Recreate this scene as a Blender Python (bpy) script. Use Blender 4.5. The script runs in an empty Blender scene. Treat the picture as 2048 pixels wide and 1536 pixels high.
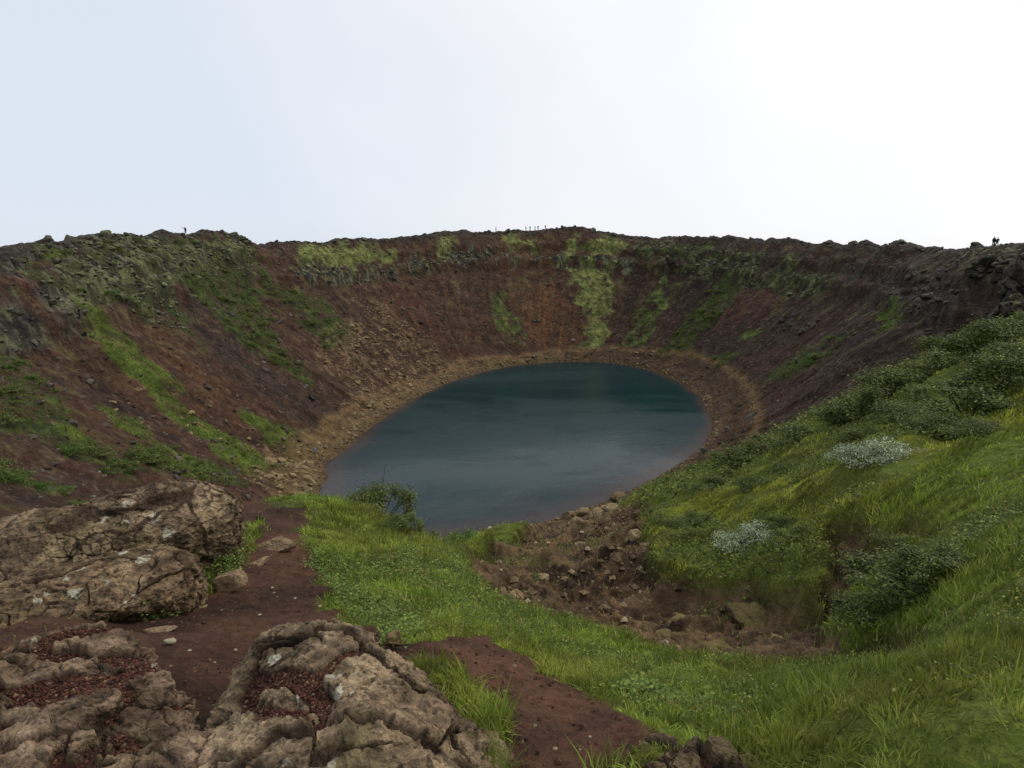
import bpy, bmesh, math, random
import numpy as np
from mathutils import Vector, Matrix

rng = np.random.default_rng(7)
random.seed(7)
scene = bpy.context.scene
COL = scene.collection
R = math.radians

# ------------------------------------------------------------------ camera
FPX, CX, CY, HORIZON = 1220.0, 1024.0, 768.0, 500.0      # in pixels of the 2048 px wide photograph
PITCH = math.atan((CY - HORIZON) / FPX)
SP, CP = math.sin(PITCH), math.cos(PITCH)
cam_data = bpy.data.cameras.new('camera')
cam_data.sensor_width = 36.0
cam_data.lens = 36.0 * FPX / 2048.0
cam_data.clip_start = 0.05
cam_data.clip_end = 12000
cam = bpy.data.objects.new('camera', cam_data)
cam.rotation_euler = (math.pi / 2 - PITCH, 0, 0)
COL.objects.link(cam)
scene.camera = cam


def ray(px, py):
    """direction of a photograph pixel: azimuth (from +Y towards +X) and slope dz/dr"""
    px = np.asarray(px, float); py = np.asarray(py, float)
    u = (px - CX) / FPX; v = (py - CY) / FPX
    dx = u; dy = CP - v * SP; dz = -SP - v * CP
    return np.arctan2(dx, dy), dz / np.hypot(dx, dy)


def at(px, py, r):
    th, t = ray(px, py)
    return np.array([r * np.sin(th), r * np.cos(th), r * t])


def lin(r, g, b):
    f = lambda c: (c / 255 / 12.92) if c / 255 <= 0.04045 else ((c / 255 + 0.055) / 1.055) ** 2.4
    return np.array([f(r), f(g), f(b)])


# ------------------------------------------------------------------ noise
def _hash(ix, iy, iz, seed):
    h = (ix.astype(np.uint32) * np.uint32(374761393) + iy.astype(np.uint32) * np.uint32(668265263)
         + iz.astype(np.uint32) * np.uint32(2147483647) + np.uint32((seed * 974634777) & 0xffffffff))
    h = (h ^ (h >> np.uint32(13))) * np.uint32(1274126177)
    h = (h ^ (h >> np.uint32(15))) * np.uint32(2246822519)
    return h ^ (h >> np.uint32(16))


def _h01(ix, iy, iz, seed):
    return _hash(ix, iy, iz, seed).astype(np.float32) * np.float32(1 / 4294967296.0)


def vnoise(x, y, z=0.0, seed=0):
    """value noise, about -1..1"""
    x = np.asarray(x, np.float32); y = np.asarray(y, np.float32)
    z = np.zeros_like(x) + np.float32(0) + np.asarray(z, np.float32)
    fx, fy, fz = np.floor(x), np.floor(y), np.floor(z)
    ix, iy, iz = fx.astype(np.int64), fy.astype(np.int64), fz.astype(np.int64)
    u, v, w = x - fx, y - fy, z - fz
    u = u * u * u * (u * (u * 6 - 15) + 10); v = v * v * v * (v * (v * 6 - 15) + 10); w = w * w * w * (w * (w * 6 - 15) + 10)
    flat = bool(np.all(z == 0))
    out = None
    res = []
    for k in ((0,) if flat else (0, 1)):
        a = _h01(ix, iy, iz + k, seed); b = _h01(ix + 1, iy, iz + k, seed)
        c = _h01(ix, iy + 1, iz + k, seed); d = _h01(ix + 1, iy + 1, iz + k, seed)
        res.append((a + (b - a) * u) * (1 - v) + (c + (d - c) * u) * v)
    out = res[0] if flat else res[0] * (1 - w) + res[1] * w
    return out * 2 - 1


def fbm(x, y, z=0.0, octaves=4, seed=0, gain=0.5):
    s = 0; a = 1.0; n = 0; f = 1.0
    for o in range(octaves):
        s = s + a * vnoise(np.asarray(x) * f + 17.3 * o, np.asarray(y) * f - 9.1 * o, np.asarray(z) * f, seed + o)
        n += a; a *= gain; f *= 2.03
    return s / n * 1.5


def ridged(x, y, z=0.0, octaves=4, seed=0):
    s = 0; a = 1.0; n = 0; f = 1.0
    for o in range(octaves):
        s = s + a * (1 - np.abs(vnoise(np.asarray(x) * f + 31.7 * o, np.asarray(y) * f + 5.1 * o, np.asarray(z) * f, seed + o)) * 1.6)
        n += a; a *= 0.5; f *= 2.1
    return s / n


def voronoi(x, y, z=None, seed=0, jitter=0.9):
    """distance to nearest and second nearest cell point, and a random value of the nearest cell (2-D if z is None)"""
    x = np.asarray(x, np.float32); y = np.asarray(y, np.float32)
    d3 = z is not None
    z = np.asarray(z, np.float32) if d3 else np.zeros_like(x)
    bx, by, bz = np.floor(x).astype(np.int64), np.floor(y).astype(np.int64), np.floor(z).astype(np.int64)
    f1 = np.full(x.shape, 9.0, np.float32); f2 = f1.copy(); cid = np.zeros(x.shape, np.float32)
    px1 = np.zeros(x.shape, np.float32); py1 = px1.copy()
    for i in (-1, 0, 1):
        for j in (-1, 0, 1):
            for k in ((-1, 0, 1) if d3 else (0,)):
                cx, cy, cz = bx + i, by + j, bz + k
                qx = cx + 0.5 + jitter * (_h01(cx, cy, cz, seed + 1) - 0.5)
                qy = cy + 0.5 + jitter * (_h01(cx, cy, cz, seed + 2) - 0.5)
                d = (x - qx) ** 2 + (y - qy) ** 2
                if d3:
                    d = d + (z - (cz + 0.5 + jitter * (_h01(cx, cy, cz, seed + 3) - 0.5))) ** 2
                nearer = d < f1
                f2 = np.where(nearer, f1, np.minimum(f2, d))
                cid = np.where(nearer, _h01(cx, cy, cz, seed + 4), cid)
                px1 = np.where(nearer, x - qx, px1); py1 = np.where(nearer, y - qy, py1)
                f1 = np.where(nearer, d, f1)
    return np.sqrt(f1), np.sqrt(f2), cid, px1, py1


def sstep(a, b, x):
    t = np.clip((np.asarray(x, float) - a) / (b - a), 0, 1)
    return t * t * (3 - 2 * t)


def in_poly(x, y, poly):
    poly = np.asarray(poly); n = len(poly)
    c = np.zeros(np.shape(x), bool)
    for i in range(n):
        x1, y1 = poly[i - 1]; x2, y2 = poly[i]
        if y1 == y2: continue
        cross = ((y1 > y) != (y2 > y)) & (x < (x2 - x1) * (y - y1) / (y2 - y1) + x1)
        c ^= cross
    return c


def poly_dist(x, y, poly):
    """signed distance to a polygon: positive inside"""
    poly = np.asarray(poly, float); d = np.full(np.shape(x), 1e9)
    for i in range(len(poly)):
        ax, ay = poly[i - 1]; bx, by = poly[i]
        ex, ey = bx - ax, by - ay
        h = np.clip(((x - ax) * ex + (y - ay) * ey) / max(ex * ex + ey * ey, 1e-9), 0, 1)
        d = np.minimum(d, (x - ax - ex * h) ** 2 + (y - ay - ey * h) ** 2)
    d = np.sqrt(d)
    return np.where(in_poly(x, y, poly), d, -d)


# ------------------------------------------------------------------ crater shape
WATER = -33.0
LAKE_PX = [(640, 1000), (638, 980), (656, 955), (650, 928), (692, 900), (730, 864), (780, 828), (840, 792), (900, 764), (960, 745),
           (1030, 731), (1110, 724), (1190, 723), (1260, 731), (1320, 747), (1370, 770), (1402, 798), (1421, 835),
           (1423, 862), (1405, 892), (1370, 920), (1310, 956), (1240, 990), (1150, 1026), (1060, 1050), (980, 1063), (900, 1074),
           (840, 1080), (760, 1068), (690, 1040)]
_th, _t = ray([p[0] for p in LAKE_PX], [p[1] for p in LAKE_PX])
_r = WATER / _t
LAKE = np.stack([_r * np.sin(_th), _r * np.cos(_th)], 1)
LC = np.array([5.0, 122.0])


def angle_of(x, y):
    return np.arctan2(x - LC[0], y - LC[1])


def periodic(phi, ph, val):
    o = np.argsort(ph); ph = np.asarray(ph)[o]; val = np.asarray(val)[o]
    ph = np.concatenate([ph - 2 * np.pi, ph, ph + 2 * np.pi]); val = np.concatenate([val, val, val])
    grid = np.linspace(-np.pi, np.pi, 721)
    return np.interp(phi, grid, np.interp(grid, ph, val))


RIM_PX = [(0, 507, 105), (60, 487, 112), (140, 474, 125), (250, 468, 142), (371, 466, 164), (440, 461, 172), (520, 486, 182), (600, 483, 192),
          (740, 474, 208), (800, 474, 214), (880, 462, 222), (960, 463, 228), (1060, 461, 235), (1130, 451, 238), (1250, 469, 236),
          (1400, 472, 225), (1600, 480, 195), (1800, 488, 158), (1900, 494, 140), (1960, 498, 128), (2048, 482, 112)]
_rim = [at(*p) for p in RIM_PX] + [np.array(p, float) for p in
        [(66, 60, 1), (50, 25, 1.5), (30, 5, .6), (10, -12, .3), (-10, -14, .2), (-32, 0, .3), (-54, 30, .3), (-66, 60, 0)]]
_rim = np.array(_rim)
RIM_PHI = angle_of(_rim[:, 0], _rim[:, 1])
RIM_RHO = np.hypot(_rim[:, 0] - LC[0], _rim[:, 1] - LC[1])
LAKE_PHI = angle_of(LAKE[:, 0], LAKE[:, 1])
LAKE_RHO = np.hypot(LAKE[:, 0] - LC[0], LAKE[:, 1] - LC[1])
PROF_S = [-9, 0, .03, .09, .16, .30, .66, .725, .75, .82, .845, .90, .97, 1.0]
PROF_F = [0, 0, .025, .05, .10, .235, .60, .66, .745, .80, .87, .915, .985, 1.0]


def crater_coords(x, y):
    phi = angle_of(x, y); rho = np.hypot(x - LC[0], y - LC[1])
    rl = periodic(phi, LAKE_PHI, LAKE_RHO); rr = periodic(phi, RIM_PHI, RIM_RHO)
    return phi, (rho - rl) / (rr - rl), rho - rr


def crater_z(x, y):
    phi, s, over = crater_coords(x, y)
    zr = periodic(phi, RIM_PHI, _rim[:, 2])
    z = WATER + (zr - WATER) * np.interp(s + .035 * vnoise(phi * 7, s * 0 + 3.3, 0, 77) * sstep(.4, .6, s) * sstep(.99, .9, s), PROF_S, PROF_F)
    out = np.maximum(over, 0)
    return z - np.minimum(out * out * .012, out * 0.3) * np.exp(-out / 400) - 24 * (1 - np.exp(-out / 90))


# near ground, from points with a known range: (px, py, range)
NEAR = [
    (400, 1400, 2.9), (500, 1200, 4.5), (560, 1040, 7.2), (590, 1025, 7.7), (300, 1270, 3.7), (60, 1290, 3.5), (250, 1240, 4.1),
    (1000, 1400, 2.4), (1150, 1500, 1.98), (900, 1310, 2.95), (700, 1230, 3.9), (1290, 1500, 1.95), (800, 1290, 3.1),
    (480, 1010, 8.0), (440, 1010, 8.3), (300, 1010, 8.4), (0, 1100, 5.6),
    # crest of the grass ridge
    (640, 1015, 8.0), (700, 1055, 7.5), (780, 1085, 7.0), (900, 1142, 6.1), (1000, 1225, 5.2), (1100, 1258, 4.75), (1200, 1288, 4.45), (1400, 1348, 4.1), (1560, 1356, 4.15), (1680, 1356, 4.5),
    (700, 1110, 5.9), (900, 1200, 4.5), (1100, 1330, 3.35), (1300, 1420, 2.55), (1500, 1450, 2.45), (1000, 1280, 3.6),
    # hollow with bare earth
    (1150, 1130, 13), (960, 1108, 15), (1010, 1060, 26), (1400, 1200, 9.6), (1540, 1240, 7.6), (1300, 1090, 15.5), (1200, 1180, 10.5), (1250, 1015, 29), (1480, 1170, 10.2),
    (1640, 1230, 7.4), (1090, 1060, 27), (900, 1095, 20),
    # green hillside
    (1760, 1345, 4.5), (2048, 1536, 1.9), (1650, 1536, 1.95), (2048, 1300, 3.3), (2048, 1150, 4.6), (2048, 1000, 7.2), (1750, 945, 13), (1900, 905, 13),
    (2048, 860, 12), (1750, 1080, 9.5), (1830, 1210, 6.0), (1720, 1160, 7.8), (1500, 1110, 12), (1450, 1000, 20), (1650, 870, 25), (1950, 830, 17), (2048, 760, 19),
    (2048, 640, 36), (1850, 730, 36), (1950, 690, 36), (1700, 800, 40), (1560, 870, 46), (1450, 920, 55), (1360, 950, 60), (1500, 950, 28), (1350, 1010, 24), (1300, 990, 34),
    (1800, 850, 22), (1600, 960, 17), (1830, 1000, 9.6), (1640, 1040, 12),
]
RFADE_TH = np.radians([-75, -50, -22, -10, 0, 10, 20, 30, 48, 75])
RFADE_1 = np.array([12, 12, 11, 28, 50, 55, 62, 58, 52, 30.])
RFADE_2 = np.array([30, 30, 24, 48, 64, 75, 92, 88, 82, 55.])


def _pts():
    P = []
    for px, py, r in NEAR:
        th, t = ray(px, py); P.append((float(th), math.log(r), float(t)))
    for d in range(-80, 81, 8):
        th = R(d); P.append((th, math.log(0.7), -1.8 / 0.7)); P.append((th, math.log(1.3), -1.82 / 1.3))
    for d in list(range(-80, -28, 9)):
        th = R(d)
        P.append((th, math.log(3.0), -2.0 / 3)); P.append((th, math.log(5.5), -2.35 / 5.5)); P.append((th, math.log(9), (-3.6 if d > -50 else -2.6) / 9))
    for d in range(52, 81, 9):
        th = R(d)
        for r, z in ((3, -1.75), (6, -1.6), (12, -1.3), (22, -.8)):
            P.append((th, math.log(r), z / r))
    for d in range(-80, 81, 7):
        th = R(d); rf = float(np.interp(th, RFADE_TH, RFADE_2))
        for k in (1.0, 1.25):
            r = rf * k; x, y = r * math.sin(th), r * math.cos(th)
            z = float(crater_z(np.array([x]), np.array([y]))[0])
            P.append((th, math.log(r), z / r))
    return np.array(P)


_P = _pts()
_TS = 1.6


def _tps_fit(P):
    A = P[:, :2] * [_TS, 1.0]; n = len(A)
    d2 = ((A[:, None] - A[None]) ** 2).sum(-1)
    K = np.where(d2 > 0, d2 * np.log(np.maximum(d2, 1e-12)), 0) + np.eye(n) * 2e-3
    Q = np.concatenate([np.ones((n, 1)), A], 1)
    M = np.block([[K, Q], [Q.T, np.zeros((3, 3))]])
    return A, np.linalg.solve(M, np.concatenate([P[:, 2], np.zeros(3)]))


_A, _W = _tps_fit(_P)
# tabulate the near surface on a fine azimuth / log range table
_TG = np.radians(np.linspace(-80, 80, 321)); _UG = np.linspace(math.log(.6), math.log(125), 360)
_tt, _uu = np.meshgrid(_TG * _TS, _UG)
_tab = _W[-3] + _W[-2] * _tt + _W[-1] * _uu
for (ax, ay), w in zip(_A, _W[:-3]):
    d2 = (_tt - ax) ** 2 + (_uu - ay) ** 2
    _tab = _tab + w * d2 * np.log(np.maximum(d2, 1e-12))


def _lookup(th, u):
    a = np.clip((th - _TG[0]) / (_TG[1] - _TG[0]), 1, len(_TG) - 2.001); b = np.clip((u - _UG[0]) / (_UG[1] - _UG[0]), 1, len(_UG) - 2.001)
    i = np.floor(a).astype(int); j = np.floor(b).astype(int); fa = a - i; fb = b - j
    def cw(f):
        return [-.5 * f + f * f - .5 * f ** 3, 1 - 2.5 * f * f + 1.5 * f ** 3, .5 * f + 2 * f * f - 1.5 * f ** 3, -.5 * f * f + .5 * f ** 3]
    wa, wb = cw(fa), cw(fb); out = 0
    i = np.clip(i, 1, len(_TG) - 3); j = np.clip(j, 1, len(_UG) - 3)
    for m in range(4):
        row = 0
        for n in range(4):
            row = row + wa[n] * _tab[j - 1 + m, i - 1 + n]
        out = out + wb[m] * row
    return out


def smooth_z(x, y):
    """ground height without the fine relief"""
    x = np.asarray(x, float); y = np.asarray(y, float)
    r = np.maximum(np.hypot(x, y), 0.6); th = np.arctan2(x, y)
    zc = crater_z(x, y)
    zb = np.where(r < 30, np.minimum(zc, -1.8 + 0.02 * r), zc)
    zn = _lookup(np.clip(th, -1.39, 1.39), np.log(r)) * r
    w = 1 - sstep(np.interp(th, RFADE_TH, RFADE_1), np.interp(th, RFADE_TH, RFADE_2), r)
    w = w * (1 - sstep(R(62), R(78), np.abs(th)))
    z = zn * w + np.where(np.abs(th) > R(55), zb, zc) * (1 - w)
    # keep the shore: the ground meets the water exactly along the lake outline
    far = r > 40
    d = np.where(far, 0.0, -50.0)
    if far.any():
        d[far] = poly_dist(x[far], y[far], LAKE)
        zi = WATER - np.minimum(np.maximum(d, 0) * 0.16, 7)
        zo = np.maximum(z, WATER + np.minimum(-d * 0.12, 1.5))
        zo = np.minimum(zo, WATER + 0.05 + (-d) * 1.1)
        z = np.where(far, np.where(d > 0, zi, zo), z)
    return z


def hit(px, py, rmin=0.7, rmax=320.0):
    """where the sight line of a photograph pixel first meets the smooth ground beyond rmin"""
    px = np.atleast_1d(np.asarray(px, float)); py = np.atleast_1d(np.asarray(py, float))
    th, t = ray(px, py)
    rs = np.exp(np.linspace(math.log(rmin), math.log(rmax), 900))
    x = np.sin(th)[:, None] * rs; y = np.cos(th)[:, None] * rs
    g = smooth_z(x.ravel(), y.ravel()).reshape(x.shape) - t[:, None] * rs
    k = np.argmax(g >= 0, 1); none = ~(g >= 0).any(1)
    k = np.where(none, np.argmax(g, 1), np.maximum(k, 1))
    i = np.arange(len(k)); g0, g1 = g[i, k - 1], g[i, k]
    f = np.where(none | (g1 == g0), 1.0, -g0 / np.where(g1 == g0, 1, g1 - g0)); f = np.clip(f, 0, 1)
    r = rs[k - 1] + (rs[k] - rs[k - 1]) * f
    return np.stack([np.sin(th) * r, np.cos(th) * r], 1)


def wall(pts, rmin=42.0):
    return hit([p[0] for p in pts], [p[1] for p in pts], rmin)


def near(pts, rmin=0.7):
    return hit([p[0] for p in pts], [p[1] for p in pts], rmin)
# ------------------------------------------------------------------ object helpers
def tag(o, label=None, cat=None, group=None, kind=None):
    if label: o['label'] = label
    if cat: o['category'] = cat
    if group: o['group'] = group
    if kind: o['kind'] = kind
    return o


def mesh_np(name, verts, faces, colors=None, smooth=True, mat=None, colname='Col'):
    """faces: (n,3) or (n,4) int array"""
    verts = np.ascontiguousarray(verts, np.float32); faces = np.ascontiguousarray(faces, np.int32)
    me = bpy.data.meshes.new(name)
    n, k = faces.shape
    me.vertices.add(len(verts)); me.vertices.foreach_set('co', verts.ravel())
    me.loops.add(n * k); me.loops.foreach_set('vertex_index', faces.ravel())
    me.polygons.add(n); me.polygons.foreach_set('loop_start', np.arange(0, n * k, k, dtype=np.int32))
    me.polygons.foreach_set('loop_total', np.full(n, k, np.int32))
    me.polygons.foreach_set('use_smooth', np.full(n, smooth))
    me.update(calc_edges=True)
    if colors is not None:
        c = np.ones((len(verts), 4), np.float32); c[:, :3] = colors
        a = me.color_attributes.new(colname, 'FLOAT_COLOR', 'POINT'); a.data.foreach_set('color', c.ravel())
    if mat: me.materials.append(mat)
    return me


def link(name, me, parent=None, loc=None):
    o = bpy.data.objects.new(name, me); COL.objects.link(o)
    if parent: o.parent = parent
    if loc is not None: o.location = loc
    return o


def empty(name, loc, rz=0.0):
    o = bpy.data.objects.new(name, None); COL.objects.link(o)
    o.location = loc; o.rotation_euler = (0, 0, rz); o.empty_display_size = .2
    return o


def C(r, g, b):
    """albedo that looks like this sRGB colour under the cloud light of the picture"""
    return np.clip(lin(r, g, b) / np.array([.99, .965, 1.10]), 0, .9)


# ------------------------------------------------------------------ materials
def new_mat(name):
    m = bpy.data.materials.new(name); m.use_nodes = True
    nt = m.node_tree; b = nt.nodes['Principled BSDF']
    b.inputs['Roughness'].default_value = 0.95
    b.inputs['Specular IOR Level'].default_value = 0.15
    return m, nt, b


def node(nt, typ, **kw):
    n = nt.nodes.new(typ)
    for k, v in kw.items():
        if k in n.inputs: n.inputs[k].default_value = v
        else: setattr(n, k, v)
    return n


def ground_material(name, scales, amount, bump, rough=.95, attr='Col', bscale=None):
    """colour attribute varied by several sizes of noise, with matching bump; scales are cycles per metre"""
    m, nt, b = new_mat(name); L = nt.links
    geo = node(nt, 'ShaderNodeNewGeometry')
    at_ = node(nt, 'ShaderNodeAttribute', attribute_name=attr)
    col = at_.outputs['Color']; hgt = None
    for i, s in enumerate(scales):
        n = node(nt, 'ShaderNodeTexNoise', Scale=s, Detail=4.0, Roughness=0.62)
        L.new(geo.outputs['Position'], n.inputs['Vector'])
        mr = node(nt, 'ShaderNodeMapRange'); mr.inputs['From Min'].default_value = .32; mr.inputs['From Max'].default_value = .68
        mr.inputs['To Min'].default_value = 1 - amount; mr.inputs['To Max'].default_value = 1 + amount; mr.clamp = False
        L.new(n.outputs['Fac'], mr.inputs['Value'])
        mx = node(nt, 'ShaderNodeVectorMath', operation='SCALE')
        L.new(col, mx.inputs[0]); L.new(mr.outputs['Result'], mx.inputs['Scale'])
        col = mx.outputs['Vector']
        ml = node(nt, 'ShaderNodeMath', operation='MULTIPLY'); ml.inputs[1].default_value = 1.0 / s
        L.new(n.outputs['Fac'], ml.inputs[0])
        if hgt is None: hgt = ml.outputs[0]
        else:
            ad = node(nt, 'ShaderNodeMath', operation='ADD'); L.new(hgt, ad.inputs[0]); L.new(ml.outputs[0], ad.inputs[1]); hgt = ad.outputs[0]
    mxx = node(nt, 'ShaderNodeVectorMath', operation='MAXIMUM'); mxx.inputs[1].default_value = (.002, .002, .002)
    L.new(col, mxx.inputs[0])
    L.new(mxx.outputs['Vector'], b.inputs['Base Color'])
    bp = node(nt, 'ShaderNodeBump', Strength=bump, Distance=1.0)
    L.new(hgt, bp.inputs['Height']); L.new(bp.outputs['Normal'], b.inputs['Normal'])
    b.inputs['Roughness'].default_value = rough
    return m


def leaf_material(name, attr='Col', trans=.25, rough=.6):
    m, nt, b = new_mat(name); L = nt.links
    a = node(nt, 'ShaderNodeAttribute', attribute_name=attr)
    L.new(a.outputs['Color'], b.inputs['Base Color'])
    b.inputs['Roughness'].default_value = rough
    tr = node(nt, 'ShaderNodeBsdfTranslucent'); mix = node(nt, 'ShaderNodeMixShader'); mix.inputs[0].default_value = trans
    L.new(a.outputs['Color'], tr.inputs['Color'])
    L.new(b.outputs[0], mix.inputs[1]); L.new(tr.outputs[0], mix.inputs[2])
    L.new(mix.outputs[0], nt.nodes['Material Output'].inputs['Surface'])
    return m


M_FAR = ground_material('crater_ground', (.35, 1.6, 5), .3, .6)
M_NEAR = ground_material('near_ground', (1.2, 6, 30), .2, .5)
M_SOIL = ground_material('packed_red_soil', (2.2, 14, 70), .26, .5)

# ------------------------------------------------------------------ painted zones of the ground (all turned into places on the ground)
Z = {}                      # name -> list of world polygons
def zone(name, pts, far=True, rmin=None):
    Z.setdefault(name, []).append(wall(pts, rmin or 42.0) if far else near(pts, rmin or 0.7))

# left wall
zone('mossrock', [(60, 545), (110, 500), (170, 478), (260, 473), (420, 468), (500, 488), (530, 530), (500, 565), (450, 540), (385, 560), (345, 600), (350, 635), (300, 640), (240, 610), (200, 595), (150, 605), (100, 565)])
zone('rock', [(0, 510), (60, 492), (150, 478), (165, 495), (110, 510), (70, 545), (0, 560)])
zone('rock', [(0, 580), (60, 590), (70, 560), (110, 545), (160, 550), (195, 590), (150, 650), (130, 685), (60, 695), (0, 712)])
zone('grass', [(155, 600), (190, 605), (225, 660), (265, 690), (300, 740), (340, 790), (400, 845), (470, 880), (530, 915), (540, 930), (480, 935), (430, 895), (350, 835), (290, 770), (230, 720), (185, 665)])
zone('grass', [(75, 505), (115, 495), (125, 520), (80, 545)])
zone('green', [(372, 562), (440, 533), (500, 565), (520, 620), (560, 690), (625, 745), (595, 750), (540, 718), (500, 690), (455, 655), (405, 615)])
zone('green', [(515, 545), (560, 555), (600, 590), (645, 600), (655, 630), (600, 635), (560, 610), (530, 585)])
zone('green', [(600, 645), (650, 630), (690, 650), (690, 690), (640, 695)])
zone('grass', [(505, 845), (560, 835), (600, 860), (600, 885), (640, 905), (560, 908), (505, 882)])
zone('green', [(0, 705), (50, 722), (110, 772), (150, 805), (160, 868), (220, 910), (300, 912), (335, 890), (385, 920), (440, 930), (485, 960), (400, 970), (250, 950), (150, 925), (80, 885), (0, 865)])
zone('green', [(0, 930), (120, 955), (150, 1010), (0, 1040)])
zone('grass', [(320, 885), (385, 893), (420, 925), (370, 950), (300, 930)])
zone('grass', [(215, 835), (250, 818), (275, 845), (250, 856), (220, 852)])
zone('grass', [(120, 790), (160, 840), (175, 880), (150, 880), (125, 850)])
zone('purple', [(345, 585), (390, 590), (470, 690), (560, 760), (640, 820), (680, 830), (600, 850), (520, 800), (440, 730), (380, 650)])
zone('purple', [(190, 760), (260, 790), (380, 880), (350, 890), (240, 830)])
zone('red', [(30, 595), (55, 545), (75, 560), (45, 625)])
zone('orange', [(120, 690), (240, 700), (300, 790), (380, 870), (300, 860), (200, 760)])
zone('orange', [(255, 640), (330, 650), (400, 740), (520, 850), (560, 900), (470, 850), (370, 760)])
zone('green', [(330, 640), (360, 630), (410, 680), (400, 690), (365, 665)])
# far wall
zone('moss', [(600, 492), (690, 483), (780, 497), (795, 520), (700, 535), (600, 535)])
zone('ledge', [(560, 536), (700, 537), (830, 517), (850, 512), (1000, 500), (1110, 500), (1130, 540), (1080, 522), (1000, 512), (900, 525), (800, 535), (700, 560), (620, 560)])
zone('moss', [(1130, 535), (1180, 527), (1237, 532), (1228, 600), (1205, 685), (1168, 692), (1165, 620), (1138, 560)])
zone('moss', [(1140, 464), (1162, 464), (1157, 520), (1128, 512)])
zone('moss', [(1180, 474), (1246, 476), (1245, 502), (1185, 512)])
zone('moss', [(1010, 474), (1068, 474), (1070, 497), (1025, 492)])
zone('moss', [(868, 474), (908, 474), (920, 508), (880, 520)])
zone('mutegreen', [(980, 575), (1010, 590), (1040, 655), (1042, 692), (1010, 692), (990, 630)])
zone('red', [(735, 548), (830, 555), (880, 620), (935, 722), (870, 700), (800, 610)])
zone('red', [(1085, 470), (1135, 470), (1120, 520), (1095, 515)])
zone('orange', [(1045, 590), (1100, 575), (1150, 600), (1166, 690), (1085, 696), (1052, 640)])
zone('ledge', [(1080, 505), (1130, 510), (1250, 505), (1260, 535), (1180, 525), (1130, 535), (1095, 530)])
zone('mossrock', [(1312, 515), (1400, 502), (1500, 500), (1580, 515), (1660, 560), (1640, 592), (1560, 575), (1440, 542), (1325, 548)])
zone('mossrock', [(1250, 490), (1320, 480), (1440, 480), (1430, 500), (1300, 512)])
zone('mutegreen', [(1325, 545), (1362, 545), (1325, 620), (1290, 692), (1243, 692), (1262, 640)])
zone('green', [(1440, 562), (1482, 560), (1440, 635), (1380, 690), (1315, 712), (1368, 640)])
zone('red', [(1480, 565), (1600, 580), (1560, 620), (1470, 650), (1430, 660)])
zone('darkrock', [(1690, 520), (1780, 510), (1850, 560), (1930, 640), (1900, 690), (1840, 640), (1750, 590)])
zone('rock', [(1940, 500), (2048, 478), (2090, 640), (2010, 640), (1980, 590), (1960, 560)])
zone('green', [(1600, 705), (1690, 680), (1680, 705), (1560, 765), (1545, 740)])
zone('green', [(1430, 712), (1470, 705), (1450, 730), (1425, 735)])
zone('mutegreen', [(1500, 660), (1535, 640), (1525, 660), (1490, 675)])
zone('grass', [(1765, 635), (1795, 625), (1790, 650), (1770, 655)])
zone('rubble', [(600, 660), (700, 640), (780, 640), (860, 680), (900, 725), (820, 765), (740, 800), (690, 800), (660, 740)])
zone('rubble', [(700, 590), (760, 600), (830, 660), (800, 680), (740, 640)])
zone('rubble', [(490, 930), (560, 905), (640, 920), (640, 1000), (560, 1010), (500, 975)])
# near ground
zone('path', [(470, 1090), (515, 1055), (545, 1018), (600, 1022), (612, 1060), (622, 1110), (620, 1160), (668, 1225), (740, 1270), (820, 1290), (880, 1280),
              (960, 1276), (1020, 1318), (1110, 1368), (1210, 1402), (1285, 1442), (1330, 1536), (1350, 1700), (300, 1700), (100, 1500), (0, 1420), (0, 1220), (250, 1215), (370, 1200), (420, 1180)], False)
zone('tuft', [(830, 1330), (880, 1335), (960, 1385), (1000, 1400), (1040, 1480), (1035, 1600), (960, 1600), (920, 1440)], False)
zone('tuft', [(1160, 1530), (1200, 1500), (1280, 1505), (1300, 1600), (1150, 1600)], False)
zone('bare', [(950, 1112), (1005, 1078), (1100, 1045), (1225, 1002), (1290, 1012), (1302, 1080), (1320, 1150), (1450, 1158), (1590, 1150), (1685, 1150), (1695, 1200),
              (1655, 1240), (1715, 1310), (1600, 1325), (1500, 1320), (1350, 1305), (1250, 1272), (1130, 1235), (1000, 1190), (930, 1130)], False, 4.9)
zone('bare', [(1668, 1060), (1735, 1032), (1775, 1070), (1745, 1130), (1700, 1175), (1650, 1165), (1655, 1110)], False)
zone('bare', [(1700, 1295), (1790, 1255), (1885, 1272), (1800, 1312), (1720, 1312)], False)
zone('bare', [(1808, 1036), (1865, 1042), (1872, 1056), (1815, 1058)], False)
zone('bare', [(1825, 842), (1880, 792), (1925, 785), (1850, 846)], False)
zone('bare', [(1450, 1025), (1520, 1005), (1510, 1022), (1455, 1035)], False)
# the grassy side of the path; everything left of it is bare or rock
zone('noturf', [(-900, 1560), (-900, 1000), (0, 1030), (300, 990), (470, 985), (520, 990), (545, 1018), (470, 1090), (400, 1150), (250, 1215), (100, 1300), (0, 1560)], False)

SOILC = C(66, 44, 36)


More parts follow.
